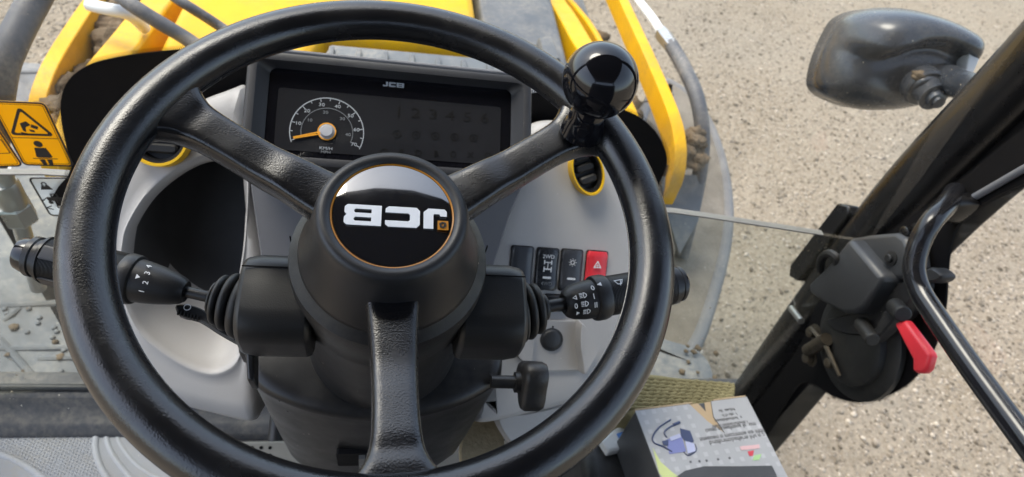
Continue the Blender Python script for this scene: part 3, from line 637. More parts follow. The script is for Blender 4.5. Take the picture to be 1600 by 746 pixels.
# socket recess with cap and side fins
fr = POD.up(.0015)
for pts, hh in (([(818, 500), (905, 500), (912, 578), (826, 580)], .004),):
    mb = MB(); mb.add(*slab(fr, px_out(fr, pts, .0, smooth=False), [(0, -.006), (0, .003), (.001, .004)])); sp = mb.build('socket_panel', 'dash_grey', dash, bevel=.001)
mb = MB(); mb.add(*lathe(POD.moved(*POD.px(862, 531, .006), c=.0045), [(.0135, 0), (.0135, .0018), (.0125, .0018), (.0118, .003), (.0108, .0042), (.008, .0050), (.001, .0052)], 40)); cp = mb.build('socket_cap', 'cap_grey', sp)
mb = MB(); mb.add(*lathe(POD.moved(*POD.px(864, 511, .006), c=.0055), [(.0011, 0), (.0011, .0006)], 12)); mb.build('screw_hole', 'frit', sp)
def fin(side, pts, hmax):
    q = px_out(POD, pts, .0, smooth=True, n=5); mb = MB()
    mb.add(*slab(POD, q, [(0, -.004), (.0005, hmax * .5), (.002, hmax)])); mb.build('socket_fin', 'dash_grey', sp, ang=50)
fin(1, [(899, 498), (915, 514), (926, 540), (918, 560), (904, 580), (900, 560), (896, 530)], .024)
fin(-1, [(830, 512), (831, 560), (822, 566), (806, 556), (797, 535), (800, 515)], .012)

# instrument cluster
def cl(px, py): return np.array(CLU.px(px, py))
x0 = (cl(384, 180)[0]); x1 = cl(826, 200)[0]; y1 = (cl(420, 92)[1] + cl(800, 122)[1]) / 2; y0 = cl(600, 275)[1]
sx0 = cl(416, 180)[0]; sx1 = cl(798, 200)[0]; sy1 = (cl(450, 111)[1] + cl(770, 136)[1]) / 2; sy0 = cl(600, 258)[1]
ob = rrect(x1 - x0, y1 - y0, .016, 6, (x0 + x1) / 2, (y0 + y1) / 2); ib = rrect(sx1 - sx0, sy1 - sy0, .007, 6, (sx0 + sx1) / 2, (sy0 + sy1) / 2)
ob = [np.array(p) for p in ob]; ib = [np.array(p) for p in ib]
rs = [[CLU.w(*p, h) for p in q] for q, h in ((ob, -.05), (ob, .012), (inset(ob, .0015), .0145), (inset(ob, .004), .0155), (inset(ob, .009), .0145), (lerp(ob, ib, .8), .005), (ib, .001), (ib, -.002))]
mb = MB(); mb.add(*rings(rs, True, True, False)); bz = mb.build('screen_bezel', 'bezel', dash, ang=35)
mb = MB(); mb.add(*tube([CLU.w(x0 + .02, y1 + .001, .013), CLU.w(x1 - .02, y1 + .001, .013)], .0022, 8)); mb.build('bezel_trim', 'dash_mid', bz)
sc = mesh('display', *plate(CLU, inset(ib, -.001), .001, -.001), 'screen', dash, smooth=False); sc['label'] = 'black instrument display with speedometer dial'
# pale field of the display
fx0, fx1, fy0, fy1 = cl(432, 180)[0], cl(782, 200)[0], cl(600, 246)[1], cl(600, 152)[1]
SCF = CLU.up(.0004)
mesh('display_field', *plate(SCF, rrect(fx1 - fx0, fy1 - fy0, .003, 4, (fx0 + fx1) / 2, (fy0 + fy1) / 2), .0003), 'screen_grey', sc, smooth=False)
G = SCF.moved(*SCF.px(511, 207), c=.0004)
GR = .0352
def ga(vv): return 198 - vv / 70 * 220
print2d('dial_arc', G, [arcband(GR - .0008, GR, ga(71), ga(-1))], 'dial_white', sc)
print2d('dial_arc', G, [arcband(GR * .70 - .0005, GR * .70, ga(70), ga(0))], 'print_dim', sc)
tk = []
for k in range(15):
    a = R(ga(k * 5)); L = .0028 if k % 2 == 0 else .0018; d_ = np.array((math.cos(a), math.sin(a))); p_ = np.array((-d_[1], d_[0])) * .00035
    tk.append([d_ * (GR - .0013 - L) - p_, d_ * (GR - .0013) - p_, d_ * (GR - .0013) + p_, d_ * (GR - .0013 - L) + p_])
print2d('dial_ticks', G, tk, 'dial_white', sc)
for v_ in range(10, 80, 10):
    a = R(ga(v_)); text('dial_number', str(v_), .0048, G, 'dial_white', sc, math.cos(a) * GR * .80, math.sin(a) * GR * .80, 0, sx=1.25)
for v_, at_ in ((10, 16), (20, 32), (30, 48), (40, 64)):
    a = R(ga(at_)); text('dial_number', str(v_), .0042, G, 'print_dim', sc, math.cos(a) * GR * .57, math.sin(a) * GR * .57, 0, sx=1.25)
text('unit_text', 'KM/H', .0040, G, 'dial_white', sc, 0, -.0165, 0, sx=1.3); text('unit_text', 'MPH', .0036, G, 'print_dim', sc, 0, -.0203, 0, sx=1.3)
a = R(196); d_ = np.array((math.cos(a), math.sin(a))); p_ = np.array((-d_[1], d_[0]))
nb = lambda s0, w0, s1, w1: [d_ * s0 - p_ * w0, d_ * s1 - p_ * w1, d_ * s1 + p_ * w1, d_ * s0 + p_ * w0]
nd = print2d('needle', G, [nb(.006, .0016, .0318, .0011), nb(.009, .0006, .0308, .0003)], 'needle', sc, t=.001, c=.0012); nd['label'] = 'orange outlined needle resting near zero'
print2d('needle_line', G, [nb(.0105, .0007, .030, .0005)], 'yellow_ring', nd, t=.0006, c=.0010)
print2d('needle_hub', G, [circ(.0088, 32) , circ(.0078, 32)], 'needle', nd, t=.0012, c=.0012)
mb = MB(); mb.add(*lathe(G, [(.0078, .0005), (.0078, .002), (.0066, .0022), (.0062, .0045), (.0055, .0055), (.001, .0057)], 32)); mb.build('needle_pin', 'pin_grey', nd)
# little print and the unlit digits
JL = {'J': ([[(0, .12), (.10, .0), (.80, 0), (1.0, .18), (1.0, 1.0), (.58, 1.0), (.58, .30), (.52, .26), (.32, .26), (.28, .36), (0, .36)]], 1.0),
      'C': ([[(.14, 0), (1.32, 0), (1.46, .12), (1.46, .30), (.50, .30), (.42, .36), (.42, .64), (.50, .70), (1.46, .70), (1.46, .88), (1.32, 1), (.14, 1), (0, .84), (0, .16)]], 1.46),
      'B': ([[(0, 0), (1.42, 0), (1.54, .12), (1.54, .38), (1.44, .5), (1.54, .62), (1.54, .88), (1.42, 1), (0, 1)], [(.42, .20), (1.08, .20), (1.14, .26), (1.14, .34), (1.08, .40), (.42, .40)], [(.42, .60), (1.08, .60), (1.14, .66), (1.14, .74), (1.08, .80), (.42, .80)]], 1.54)}
def logo(fr, H_, parent, mat, square=None, c=0.):
    gap = .16; xs = {}; x_ = 0
    for L in 'JCB': xs[L] = x_; x_ += JL[L][1] + gap
    tot = x_ - gap
    for L in 'JCB': print2d('letter', fr, [[((xs[L] + p[0] - tot / 2) * H_, (p[1] - .5) * H_) for p in s] for s in JL[L][0]], mat, parent, t=.0005, c=c)
    if square:
        q = mesh('letter_square', *plate(fr, [((a - tot / 2) * H_, (b_ - .5) * H_) for a, b_ in ((-.06, .60), (.40, .60), (.40, 1.04), (-.06, 1.04))], .0007, c + .0002), square, parent, smooth=False)
        print2d('square_mark', fr, [[((a - tot / 2) * H_, (b_ - .5) * H_) for a, b_ in s] for s in ([(.05, .70), (.20, .66), (.34, .76), (.30, .94), (.14, .98), (.02, .86)], [(.12, .76), (.22, .74), (.26, .86), (.16, .9)])], 'print_black', q, c=c + .0010)
logo(SCF.moved(*SCF.px(615, 133)), .0048, sc, 'dial_white')
for k, ch in enumerate('123456'):
    text('unlit_digit', ch, .015, SCF, 'screen_ghost', sc, *SCF.px(623 + 26.8 * k, 176 + 2 * k), c=.0004, sx=1.3)
for k in range(7):
    text('unlit_symbol', 'OPDBOXO'[k], .009, SCF, 'screen_ghost', sc, *SCF.px(600 + 27 * k, 238 + 1.0 * k), c=.0004)
for k in range(5):
    print2d('unlit_symbol', SCF.moved(*SCF.px(620 + 30 * k, 210 + 1.5 * k)), [circ(.0042, 16), circ(.0034, 16), circ(.0015, 8)], 'screen_ghost', sc, c=.0004)

# ------------------------------------------------------------------ steering column
colm = thing('steering_column', 'black steering column shroud with two control stalks and clamp knob', 'steering column', WHEEL.w(0, 0, -.38))
mb = MB(); mb.add(*lathe(WHEEL, [(.058, -.045), (.0645, -.052), (.0695, -.056), (.0705, -.062), (.0700, -.075), (.0690, -.098), (.066, -.104), (.0655, -.112)], 72)); uc = mb.build('upper_collar', 'shroud', colm)
mb = MB(); mb.add(*lathe(WHEEL, [(.0645, -.100), (.0655, -.14), (.0665, -.19), (.068, -.235)], 72)); mb.build('column_tube', 'shroud_smooth', colm)
for sx in (-1, 1):                                                   # seam notches on the collar
    mb = MB(); mb.add(*box(Fr(WHEEL.w(sx * .0706, .012, -.075), WHEEL.y, WHEEL.n), .0012, .036, .0008)); mb.build('seam', 'frit', uc, smooth=False)
tp = [(392, 500), (386, 545), (390, 585), (400, 602), (425, 620), (480, 642), (540, 654), (595, 657), (655, 651), (720, 632), (765, 608), (782, 592), (786, 545), (784, 500), (740, 450), (440, 450)]
T0 = [np.array(p) for p in px_out(WHEEL, tp, -.225, n=5)]
mc = sum(T0) / len(T0)
def tscale(k, dy=0): return [mc + (p - mc) * np.array((k, 1)) + np.array((0, dy)) for p in T0]
rs = [[WHEEL.w(*p, h) for p in q] for q, h in ((inset(T0, .012), -.218), (inset(T0, .005), -.2195), (inset(T0, .0015), -.2225), (T0, -.227), (inset(T0, .001), -.231), (tscale(.985, -.001), -.245), (tscale(.96, -.004), -.31), (tscale(.93, -.008), -.38), (tscale(.90, -.01), -.48))]
mb = MB(); mb.add(*rings(rs)); ls = mb.build('lower_shroud', 'shroud_smooth', colm, ang=50)
# slot in the shroud front with a steel strip
c0 = WHEEL.at(556, 735, -.33); fr = Fr(WHEEL.at(553, 728, -.325) , X, V3(0, -math.sin(TILT) , math.cos(TILT)))
ymin = min(p[1] for p in T0); 
fr = Fr(WHEEL.w(WHEEL.px(552, 735, -.345)[0], ymin - .007, -.352), X, WHEEL.n)
mb = MB(); mb.add(*slab(fr, rrect(.034, .06, .003), [(0, -.004), (0, .0015)])); so = mb.build('shroud_slot', 'frit', ls)
mb = MB(); mb.add(*box(fr, .006, .05, .004, .0015, cx=.008)); mb.build('slot_strip', 'steel', so, smooth=False)
# stalk housings
for sx, nm in ((-1, 'l'), (1, 'r')):
    xi, xo = sx * .052, sx * .1035
    rs = []
    for t_ in np.linspace(0, 1, 5):
        x_ = xi + (xo - xi) * t_
        e = .002 if t_ in (1.,) else 0
        rs.append([WHEEL.w(x_, -.023 + p[0], -.100 + p[1]) for p in rrect(.068 - e * 2, .060 - e * 2, .020, 6)])
    mb = MB(); mb.add(*rings(rs)); hsg = mb.build('stalk_housing', 'hub_plastic', colm, bevel=.004, ang=50)
    # moulded part line running round the housing
    mb = MB(); q = rrect(.0684, .0604, .0202, 6)
    mb.add(*box(Fr(WHEEL.w((xi + xo) / 2 + sx * .006, -.0062, -.0699), WHEEL.x, WHEEL.y), .036, .0010, .0004)); mb.build('part_line', 'frit', hsg, smooth=False)

def stalk(p0, p1, h, stations, label):
    a = np.array(WHEEL.px(*p0, h)); b_ = np.array(WHEEL.px(*p1, h)); A0 = WHEEL.w(*a, h); ax = unit(WHEEL.w(*b_, h) - A0)
    ref = unit(WHEEL.n - ax * (ax @ WHEEL.n)); ty = np.cross(ax, ref)
    fr = Fr(A0, ref, ty)                                            # normal runs out along the stalk
    if fr.n @ ax < 0: fr = Fr(A0, ref, -ty)
    def s(px):
        py = p0[1] + (p1[1] - p0[1]) * (px - p0[0]) / (p1[0] - p0[0]); return float((WHEEL.at(px, py, h) - A0) @ ax)
    return fr, s, ax
def part(name, fr, prof, mat, parent, seg=40, **k):
    mb = MB(); mb.add(*lathe(fr, prof, seg)); return mb.build(name, mat, parent, **k)
def on_stalk(fr, s, r, phi):                                         # frame lying on the barrel surface
    n_ = fr.x * math.cos(phi) + fr.y * math.sin(phi); return fr.o + fr.n * s + n_ * r, n_
def boots(fr, s, xs, rad, parent):
    for (xa, xb), r in zip(xs, rad):
        a, b_ = sorted((s(xa), s(xb))); m_ = (a + b_) / 2; hw = (b_ - a) / 2
        part('boot_fold', fr, [(r * .72, a - hw * .25)] + [(r * .80 + r * .20 * math.cos(t_), m_ + hw * math.sin(t_)) for t_ in np.linspace(-1.4, 1.4, 9)] + [(r * .72, b_ + hw * .25)], 'rubber', parent)

# left stalk
fr, s, ax = stalk((385, 478), (40, 398), -.10, None, '')
st = part('control_stalk', fr, [(0.0041, s(392)), (0.0041, s(290)), (0.0077, s(291)), (0.0095, s(286)), (0.0117, s(272)), (0.0137, s(252)), (0.0151, s(232)), (0.0158, s(215))], 'stalk_plastic', colm); st['label'] = 'left stalk with rotary gear positions 1 2 3'
part('collar', fr, [(0.0158, s(216)), (0.0176, s(214)), (0.0183, s(209)), (0.0183, s(199)), (0.0176, s(195)), (0.0153, s(194))], 'stalk_plastic', st)
pr_ = [(0.0155, s(196))]; a_, b_ = s(194), s(78)
for k in range(60): q = a_ + (b_ - a_) * k / 60; d_ = (b_ - a_) / 60; pr_ += [(.0157, q), (.0162, q + d_ * .3), (.0162, q + d_ * .65), (.0157, q + d_ * .95)]
gp = part('knurled_grip', fr, pr_ + [(.0172, b_)], 'stalk_plastic', st, seg=48, smooth=False)
for phi in (-.1, 1.5, 3.1, 4.7):
    p_, n_ = on_stalk(fr, (a_ + b_) / 2, .0149, phi); f2 = Fr(p_, ax, np.cross(n_, ax)); mb = MB(); mb.add(*slab(f2, rrect(abs(b_ - a_) * .96, .010, .001, 2), [(0, 0), (0, .0018), (.001, .0022)])); mb.build('grip_land', 'stalk_plastic', st)
part('end_ring', fr, [(0.0149, s(80)), (0.0164, s(79)), (0.0164, s(72)), (0.0149, s(70)), (0.0135, s(70)), (0.0135, s(62)), (0.0146, s(60)), (0.0146, s(52)), (0.0131, s(50))], 'shroud_smooth', st)
part('end_button', fr, [(0.0124, s(53)), (0.0126, s(42)), (0.0113, s(33)), (0.0077, s(28)), (0.0009, s(26))], 'gloss_black', st)
boots(fr, s, [((392, 370)), ((368, 352)), ((350, 338)), ((337, 330))], [.0250, .0215, .0185, .0125], st)
cd = None
def stalk_print(fr, ax, px, py, r, txt, size, st, mat='print_white', rot=0., tri=False):
    # find the barrel point under the given direction and lay the print on it
    d = ray(px, py); best = None
    for phi in np.linspace(-1.5, 1.5, 121):
        for sg in (1,):
            n_ = fr.x * math.cos(phi) + fr.y * math.sin(phi)
            # solve along the axis for the closest approach
            t_den = d; o_ = fr.o + n_ * r
            A_ = np.array([[ax @ ax, -ax @ d], [ax @ d, -d @ d]]); bb = np.array([(CAM - o_) @ ax, (CAM - o_) @ d])
            s_, t_ = np.linalg.solve(A_, bb); e = np.linalg.norm(o_ + ax * s_ - CAM - d * t_)
            if best is None or e < best[0]: best = (e, phi, s_)
    _, phi, s_ = best; p_, n_ = on_stalk(fr, s_, r + .0002, phi)
    tx = np.cross(ax, n_); f2 = Fr(p_, tx, np.cross(n_, tx)); f2 = f2.moved(0, 0, 0, rot)
    if tri: return print2d('stalk_symbol', f2, txt, mat, st, t=.0003)
    return text('stalk_text', txt, size, f2, mat, st, t=.0003)
tdn = [[(-.0017, .0014), (.0017, .0014), (0, -.0014)]]
for px, py, ch in ((222, 455, '1'), (228, 442, '2'), (231, 427, '3'), (233, 417, '4')): stalk_print(fr, ax, px, py, .0160, ch, .0054, st, rot=math.pi * 0)
stalk_print(fr, ax, 216, 433, .0184, tdn, 0, st, tri=True)
# small flat lever under the left stalk
q0 = [(275, 476), (300, 477), (318, 484), (345, 502), (380, 522), (382, 540), (345, 522), (310, 500), (280, 492)]
mb = MB(); mb.add(*slab(WHEEL.up(-.118), px_out(WHEEL, q0, -.112, n=3), [(0, 0), (0, .005), (.001, .006)])); fl = mb.build('flat_lever', 'stalk_plastic', colm)
mb = MB(); f2 = WHEEL.up(-.112)
print2d('stalk_symbol', WHEEL.moved(*WHEEL.px(293, 481, -.112), c=-.1115), [circ(.0026, 16), circ(.0020, 16)], 'print_white', fl)
for k in range(7):
    mesh('lever_rib', *box(Fr(WHEEL.at(279 + 5 * k, 489 + 1.6 * k, -.1125), WHEEL.x, WHEEL.y), .0010, .004, .002), 'rubber', fl, smooth=False)
mb = MB(); mb.add(*slab(WHEEL.up(-.155), px_out(WHEEL, [(374, 530), (400, 525), (400, 600), (388, 598), (386, 560), (375, 556)], -.14, smooth=False), [(0, 0), (0, .02), (.001, .022)])); mb.build('shroud_clip', 'shroud_smooth', colm, bevel=.001)

# right stalk
fr, s, ax = stalk((812, 487), (1062, 443), -.10, None, '')
st = part('control_stalk', fr, [(.0050, s(806)), (.0050, s(884)), (.0085, s(880)), (.0115, s(884)), (.0138, s(892)), (.0155, s(908)), (.0160, s(926))], 'stalk_plastic', colm); st['label'] = 'right stalk with lamp and wiper symbols'
part('collar', fr, [(.0160, s(924)), (.0182, s(926)), (.0187, s(930)), (.0187, s(940)), (.0178, s(945)), (.0150, s(946))], 'stalk_plastic', st)
pr_ = [(.0150, s(944))]; a_, b_ = s(946), s(1044)
for k in range(44): q = a_ + (b_ - a_) * k / 44; d_ = (b_ - a_) / 44; pr_ += [(.0160, q), (.0165, q + d_ * .3), (.0165, q + d_ * .65), (.0160, q + d_ * .95)]
part('knurled_grip', fr, pr_ + [(.0158, b_)], 'stalk_plastic', st, seg=48, smooth=False)
p_, n_ = on_stalk(fr, (a_ + b_) / 2, .0152, 0.0)
tdir = None
part('end_ring', fr, [(.0150, s(1043)), (.0168, s(1044)), (.0168, s(1051)), (.0155, s(1052)), (.0145, s(1053)), (.0145, s(1056)), (.0152, s(1057)), (.0152, s(1061)), (.0135, s(1062))], 'shroud_smooth', st)
part('end_button', fr, [(.0125, s(1060)), (.0125, s(1065)), (.0105, s(1068)), (.001, s(1069))], 'gloss_black', st)
boots(fr, s, [((804, 815)), ((815, 829)), ((831, 843)), ((844, 854))], [.0250, .0235, .0205, .0110], st)
tup = [[(-.0020, -.0016), (.0020, -.0016), (0, .0020)], [(-.0010, -.0009), (.0010, -.0009), (0, .0010)]]
lampsym = [[(0, -.0022), (.0012, -.0022), (.0030, -.0008), (.0030, .0008), (.0012, .0022), (0, .0022)], [(.0006, -.0016), (.0011, -.0016), (.0024, -.0005), (.0024, .0005), (.0011, .0016), (.0006, .0016)]] + [[(-.0032, y_), (-.0006, y_), (-.0006, y_ + .0005), (-.0032, y_ + .0005)] for y_ in (-.0018, -.0006, .0006, .0015)]
for px, py, ch in ((898, 466, tup), (903, 489, tdn)): stalk_print(fr, ax, px, py, .0146, ch, 0, st, tri=True, rot=R(180) + R(90) * 0 if ch is tdn else R(180))
stalk_print(fr, ax, 900, 478, .0148, '0', .006, st, rot=R(180) + R(90))
for px, py in ((911, 462), (914, 475), (917, 487)): stalk_print(fr, ax, px, py, .0157, lampsym, 0, st, tri=True, rot=R(90))
for px, py, ch in ((926, 451, '0'), (928, 464, 'I'), (931, 477, 'II')): stalk_print(fr, ax, px, py, .0163, ch, .0062, st, rot=R(90))
stalk_print(fr, ax, 936, 445, .0197, [[(-.0018, -.0018), (-.0018, .0018), (.0020, 0)]], 0, st, tri=True, rot=R(180) + R(90))
wipe = [[(-.004, .0022), (.004, .0022), (.0018, -.0022), (-.0018, -.0022)], [(-.0032, .0016), (.0032, .0016), (.0014, -.0016), (-.0014, -.0016)], [(-.0003, -.0035), (.0003, -.0035), (.0022, .0012), (.0016, .0012)]]
stalk_print(fr, ax, 967, 441, .0168, wipe, 0, st, tri=True, rot=R(90))

# clamp knob on the right of the shroud
kz = -.215
a = WHEEL.at(784, 597, kz); b_ = WHEEL.at(835, 598, kz); ax = unit(b_ - a); rf = unit(WHEEL.n - ax * (ax @ WHEEL.n)); fr = Fr(a, rf, np.cross(ax, rf)); L = np.linalg.norm(b_ - a)
kn = part('clamp_knob', fr, [(.006, -.01), (.006, .012), (.0095, .012), (.0098, .030), (.0098, L)], 'shroud_smooth', colm)
def lobes(k, w): return [(w * (1 + .16 * math.cos(3 * t_ + .5)) * math.cos(t_), w * (1 + .16 * math.cos(3 * t_ + .5)) * math.sin(t_)) for t_ in np.linspace(0, 2 * math.pi, 60, endpoint=False)]
mb = MB(); mb.add(*slab(fr.up(L - .014), [np.array(p) for p in lobes(3, .0225)], [(.006, 0), (.002, .0015), (0, .005), (0, .018), (.002, .022), (.006, .0235)])); mb.build('knob_head', 'shroud', kn)

# ------------------------------------------------------------------ steering wheel
whl = thing('steering_wheel', 'black grained three-spoke steering wheel with spinner ball and round badge', 'steering wheel', WHEEL.o)
P = [WHEEL.w(.175 * math.cos(t_), .175 * math.sin(t_), 0) for t_ in np.linspace(0, 2 * math.pi, 200, endpoint=False)]
rs = []
for t_ in np.linspace(0, 2 * math.pi, 200, endpoint=False):
    e = np.array((math.cos(t_), math.sin(t_)))
    rs.append([WHEEL.w(*(e * (.175 + .0150 * math.cos(p_))), .0142 * math.sin(p_)) for p_ in np.linspace(0, 2 * math.pi, 40, endpoint=False)])
v, f = rings(rs + [rs[0]], True, False, False); nn = 40
f = [[i % (200 * nn) for i in q] for q in f]; v = v[:200 * nn]
rim = mesh('rim', v, f, 'leather', whl)
# fine parting line on the inside of the rim
q = []
for t_ in np.linspace(0, 2 * math.pi, 201): q.append(WHEEL.w(.1602 * math.cos(t_), .1602 * math.sin(t_), -.0022))
mb = MB(); mb.add(*tube(q, .0005, 6)); mb.build('parting_line', 'leather', rim)
def spoke(deg, lowhub):
    a = R(deg); e = np.array((math.cos(a), math.sin(a))); p_ = np.array((-e[1], e[0]))
    rr = [.040, .050, .062, .078, .095, .112, .126, .138, .147, .154, .160, .165, .170, .176]
    ww = [.0180, .0175, .0165, .0152, .0143, .0138, .0138, .0143, .0158, .0185, .0228, .0285, .0350, .0420]
    hh = [lowhub, lowhub, lowhub + .001, lowhub + .003, lowhub * .72, lowhub * .48, lowhub * .28, lowhub * .1, .0, .0025, .004, .005, .006, .006]
    th = [.024, .024, .024, .0235, .023, .0225, .022, .022, .022, .022, .021, .020, .019, .017]
    rs = []
    sm = lambda arr: [float(np.array([q_])[0]) for q_ in np.interp(np.linspace(0, 13, 53), range(14), arr)]
    def sp(arr):
        P_ = smooth_path([np.array([x_]) for x_ in arr], 4); return [float(x_[0]) for x_ in P_]
    for r, w, h, tk_ in zip(sp(rr), sp(ww), sp(hh), sp(th)):
        ring = []
        for t_ in np.linspace(0, 2 * math.pi, 44, endpoint=False):
            c_, s_ = math.cos(t_), math.sin(t_); ex = .36
            x_ = math.copysign(abs(c_) ** ex, c_) * w; y_ = math.copysign(abs(s_) ** (ex + .1), s_) * tk_ / 2
            x_ *= 1 - .10 * (y_ < 0) * abs(y_ / (tk_ / 2))
            rad = math.sqrt(max(1e-9, r * r - (x_ * x_ * .35 if r > .15 else 0)))
            ring.append(WHEEL.w(*(e * rad + p_ * x_), h - tk_ / 2 + y_))
        rs.append(ring)
    mb = MB(); mb.add(*rings(rs)); return mb.build('spoke', 'leather', whl, ang=70)
spoke(33, -.011); spoke(153, -.011); spoke(273, -.020)
mb = MB(); mb.add(*lathe(WHEEL, [(.0375, -.003), (.0392, .0005), (.0402, .0028), (.0440, .0036), (.0472, .0028), (.0488, -.0002), (.0500, -.004), (.0512, -.010), (.0535, -.020), (.0570, -.034), (.0615, -.046), (.0630, -.0495), (.0620, -.053), (.058, -.055)], 96)); hub = mb.build('hub', 'hub_plastic', whl, ang=60)
mb = MB(); mb.add(*lathe(WHEEL, [(.0376, -.002), (.0384, .0006), (.0391, .0009), (.0396, .0007), (.0396, -.002)], 96)); mb.build('badge_ring', 'amber', hub)
mb = MB(); mb.add(*lathe(WHEEL, [(.0378, -.001), (.0378, .0006), (.034, .0010), (.022, .0015), (.010, .0018), (.0005, .00185)], 96)); bd = mb.build('badge', 'badge', hub, ang=80); bd['label'] = 'glossy black round badge with upside-down white lettering'
LF = Fr(WHEEL.w(.002, -.003, .0020), -WHEEL.x, -WHEEL.y)
logo(LF, .0150, bd, 'print_white', square='amber')
# spinner ball
bc = WHEEL.w(*WHEEL.px(938, 126, .048), .048); base = WHEEL.w(*WHEEL.px(914, 192, .012), .008)
ax = unit(bc - base); rf = unit(np.cross(ax, X)); fr = Fr(base, rf, np.cross(ax, rf)); L = np.linalg.norm(bc - base); rb = .0262
prof = [(.0165, -.006), (.0150, .002), (.0138, .006), (.0130, .010), (.0126, L - rb * .88)]
prof += [(rb * math.sin(t_), L - rb * math.cos(t_)) for t_ in np.linspace(.50, math.pi - .001, 30)]
kb = part('spinner_knob', fr, prof, 'gloss_black', whl, seg=64, ang=80); kb['label'] = 'glossy black ball knob on a short neck'

# ------------------------------------------------------------------ front of the machine
def lump(mb, c, r, seed, sub=3, k=.35, sq=(1, 1, .7)):
    bm = bmesh.new(); bmesh.ops.create_icosphere(bm, subdivisions=sub, radius=1); rg = random.Random(seed)
    from mathutils import noise as nz
    off = Vector((rg.uniform(0, 50), rg.uniform(0, 50), 0)); bm.verts.ensure_lookup_table()
    v = []
    for w in bm.verts:
        d_ = 1 + k * nz.noise(w.co * 1.4 + off) + k * .8 * nz.noise(w.co * 4.1 + off) + k * .5 * nz.noise(w.co * 9 + off)
        v.append(np.asarray(c) + np.array(w.co) * d_ * r * np.array(sq))
    mb.add(v, [[q.index for q in f.verts] for f in bm.faces]); bm.free()
def beam(path, wx, hz, name, mat, parent, bev=.006):
    rs = [[np.asarray(p) + V3(a * wx / 2, 0, b_) for a, b_ in ((-1, 0), (1, 0), (1, -hz), (-1, -hz))] for p in path]
    mb = MB(); mb.add(*rings(rs)); return mb.build(name, mat, parent, bevel=bev, ang=30)

# bonnet: yellow cover, grey cowl towards the cab, right-hand dusty grey cover
bon = thing('bonnet', 'yellow engine bonnet with dusty grey cowl in front of the windscreen', 'bonnet', (0, 1.4, .8))
BZ = Fr(V3(0, 1.5, 1.42), X, Y)
def pz(pts, z, n=4, smooth=False):
    q = [atZ(*p, z)[:2] - np.array([0, 1.5]) for p in pts]; return smooth_path(q, n, True) if smooth else q
yl = [(-.43, -.55), (-.40, -.62), (-.20, -.50), (-.14, -.24), (.16, -.22), (.185, -.12), (.16, 1.6), (-.43, 1.6)]
mb = MB(); mb.add(*slab(BZ, [np.array(p) for p in yl], [(0, -.5), (0, -.03), (.006, -.010), (.02, 0)])); yb = mb.build('bonnet_cover', 'yellow_paint', bon, bevel=.004)
gy = [(-.185, -.72), (.36, -.72), (.38, -.30), (.30, -.26), (-.13, -.27), (-.185, -.52)]
mb = MB(); mb.add(*slab(BZ, [np.array(p) for p in gy], [(0, -.5), (0, -.02), (.008, -.004), (.016, .0)])); cw = mb.build('rear_cowl', 'bonnet_grey', bon, bevel=.003)
for k, x_ in enumerate(np.linspace(-.12, .30, 9)):
    mb = MB(); mb.add(*box(BZ.moved(x_, -.48, .0), .010, .36, .008)); mb.build('cowl_rib', 'bonnet_grey', cw, bevel=.002)
gr = [(.20, -.24), (.40, -.27), (.42, 1.6), (.175, 1.6)]
mb = MB(); mb.add(*slab(BZ, [np.array(p) for p in gr], [(0, -.5), (0, -.06), (.01, -.045), (.03, -.04)])); sg = mb.build('side_cover', 'bonnet_grey', bon, bevel=.004)
fl_ = [(840, 62), (862, 58), (876, 96), (850, 100)]
mb = MB(); mb.add(*slab(BZ.up(.03), [np.array(p) for p in pz(fl_, 1.45)], [(0, -.03), (0, 0), (.004, .006)])); mb.build('filler_flap', 'bonnet_grey', bon)

# loader arms
arm = thing('loader_boom', 'yellow loader arm running forward right of the bonnet', 'loader arm', (.64, 1.1, .7), 'yellow loader arms either side of the bonnet')
path = smooth_path([V3(.645, 1.075, 1.235), V3(.645, 1.09, 1.275), V3(.645, 1.14, 1.315), V3(.645, 1.25, 1.335), V3(.645, 1.6, 1.335), V3(.645, 2.4, 1.31), V3(.645, 3.2, 1.2)], 5)
beam(path, .030, .06, 'arm_beam', 'yellow_paint', arm)
armL = thing('loader_boom', 'yellow loader arm running forward left of the bonnet, muddy inside', 'loader arm', (-.64, 1.1, .7), 'yellow loader arms either side of the bonnet')
path = smooth_path([V3(-.64, 1.05, 1.25), V3(-.64, 1.07, 1.29), V3(-.64, 1.12, 1.325), V3(-.64, 1.25, 1.345), V3(-.64, 1.6, 1.345), V3(-.64, 2.4, 1.31), V3(-.64, 3.2, 1.2)], 5)
beam(path, .03, .17, 'arm_beam', 'yellow_paint', armL)
# inner tower plates
tw = thing('loader_tower', 'yellow inner loader plate between the bonnet and the right arm', 'loader frame', (.46, 1.0, .6), 'yellow plates of the loader tower')
pa = smooth_path([V3(.49, 1.06, 1.36), V3(.485, 1.10, 1.395), V3(.47, 1.22, 1.40), V3(.455, 1.45, 1.365), V3(.45, 1.76, 1.31), V3(.45, 2.6, 1.1)], 5); beam(pa, .055, .07, 'tower_plate', 'yellow_paint', tw)
mb = MB(); mb.add(*hexa((.40, 1.10, 1.08), (.63, 2.4, 1.16))); mb.build('chassis_deck', 'bonnet_grey', tw, bevel=.01)
pa = smooth_path([V3(.565, 1.18, 1.30), V3(.56, 1.40, 1.30), V3(.55, 1.75, 1.27), V3(.55, 2.4, 1.1)], 4); beam(pa, .018, .05, 'tower_rib', 'yellow_paint', tw)
tl = thing('loader_tower', 'yellow inner loader plate between the bonnet and the left arm', 'loader frame', (-.5, 1.0, .6), 'yellow plates of the loader tower')
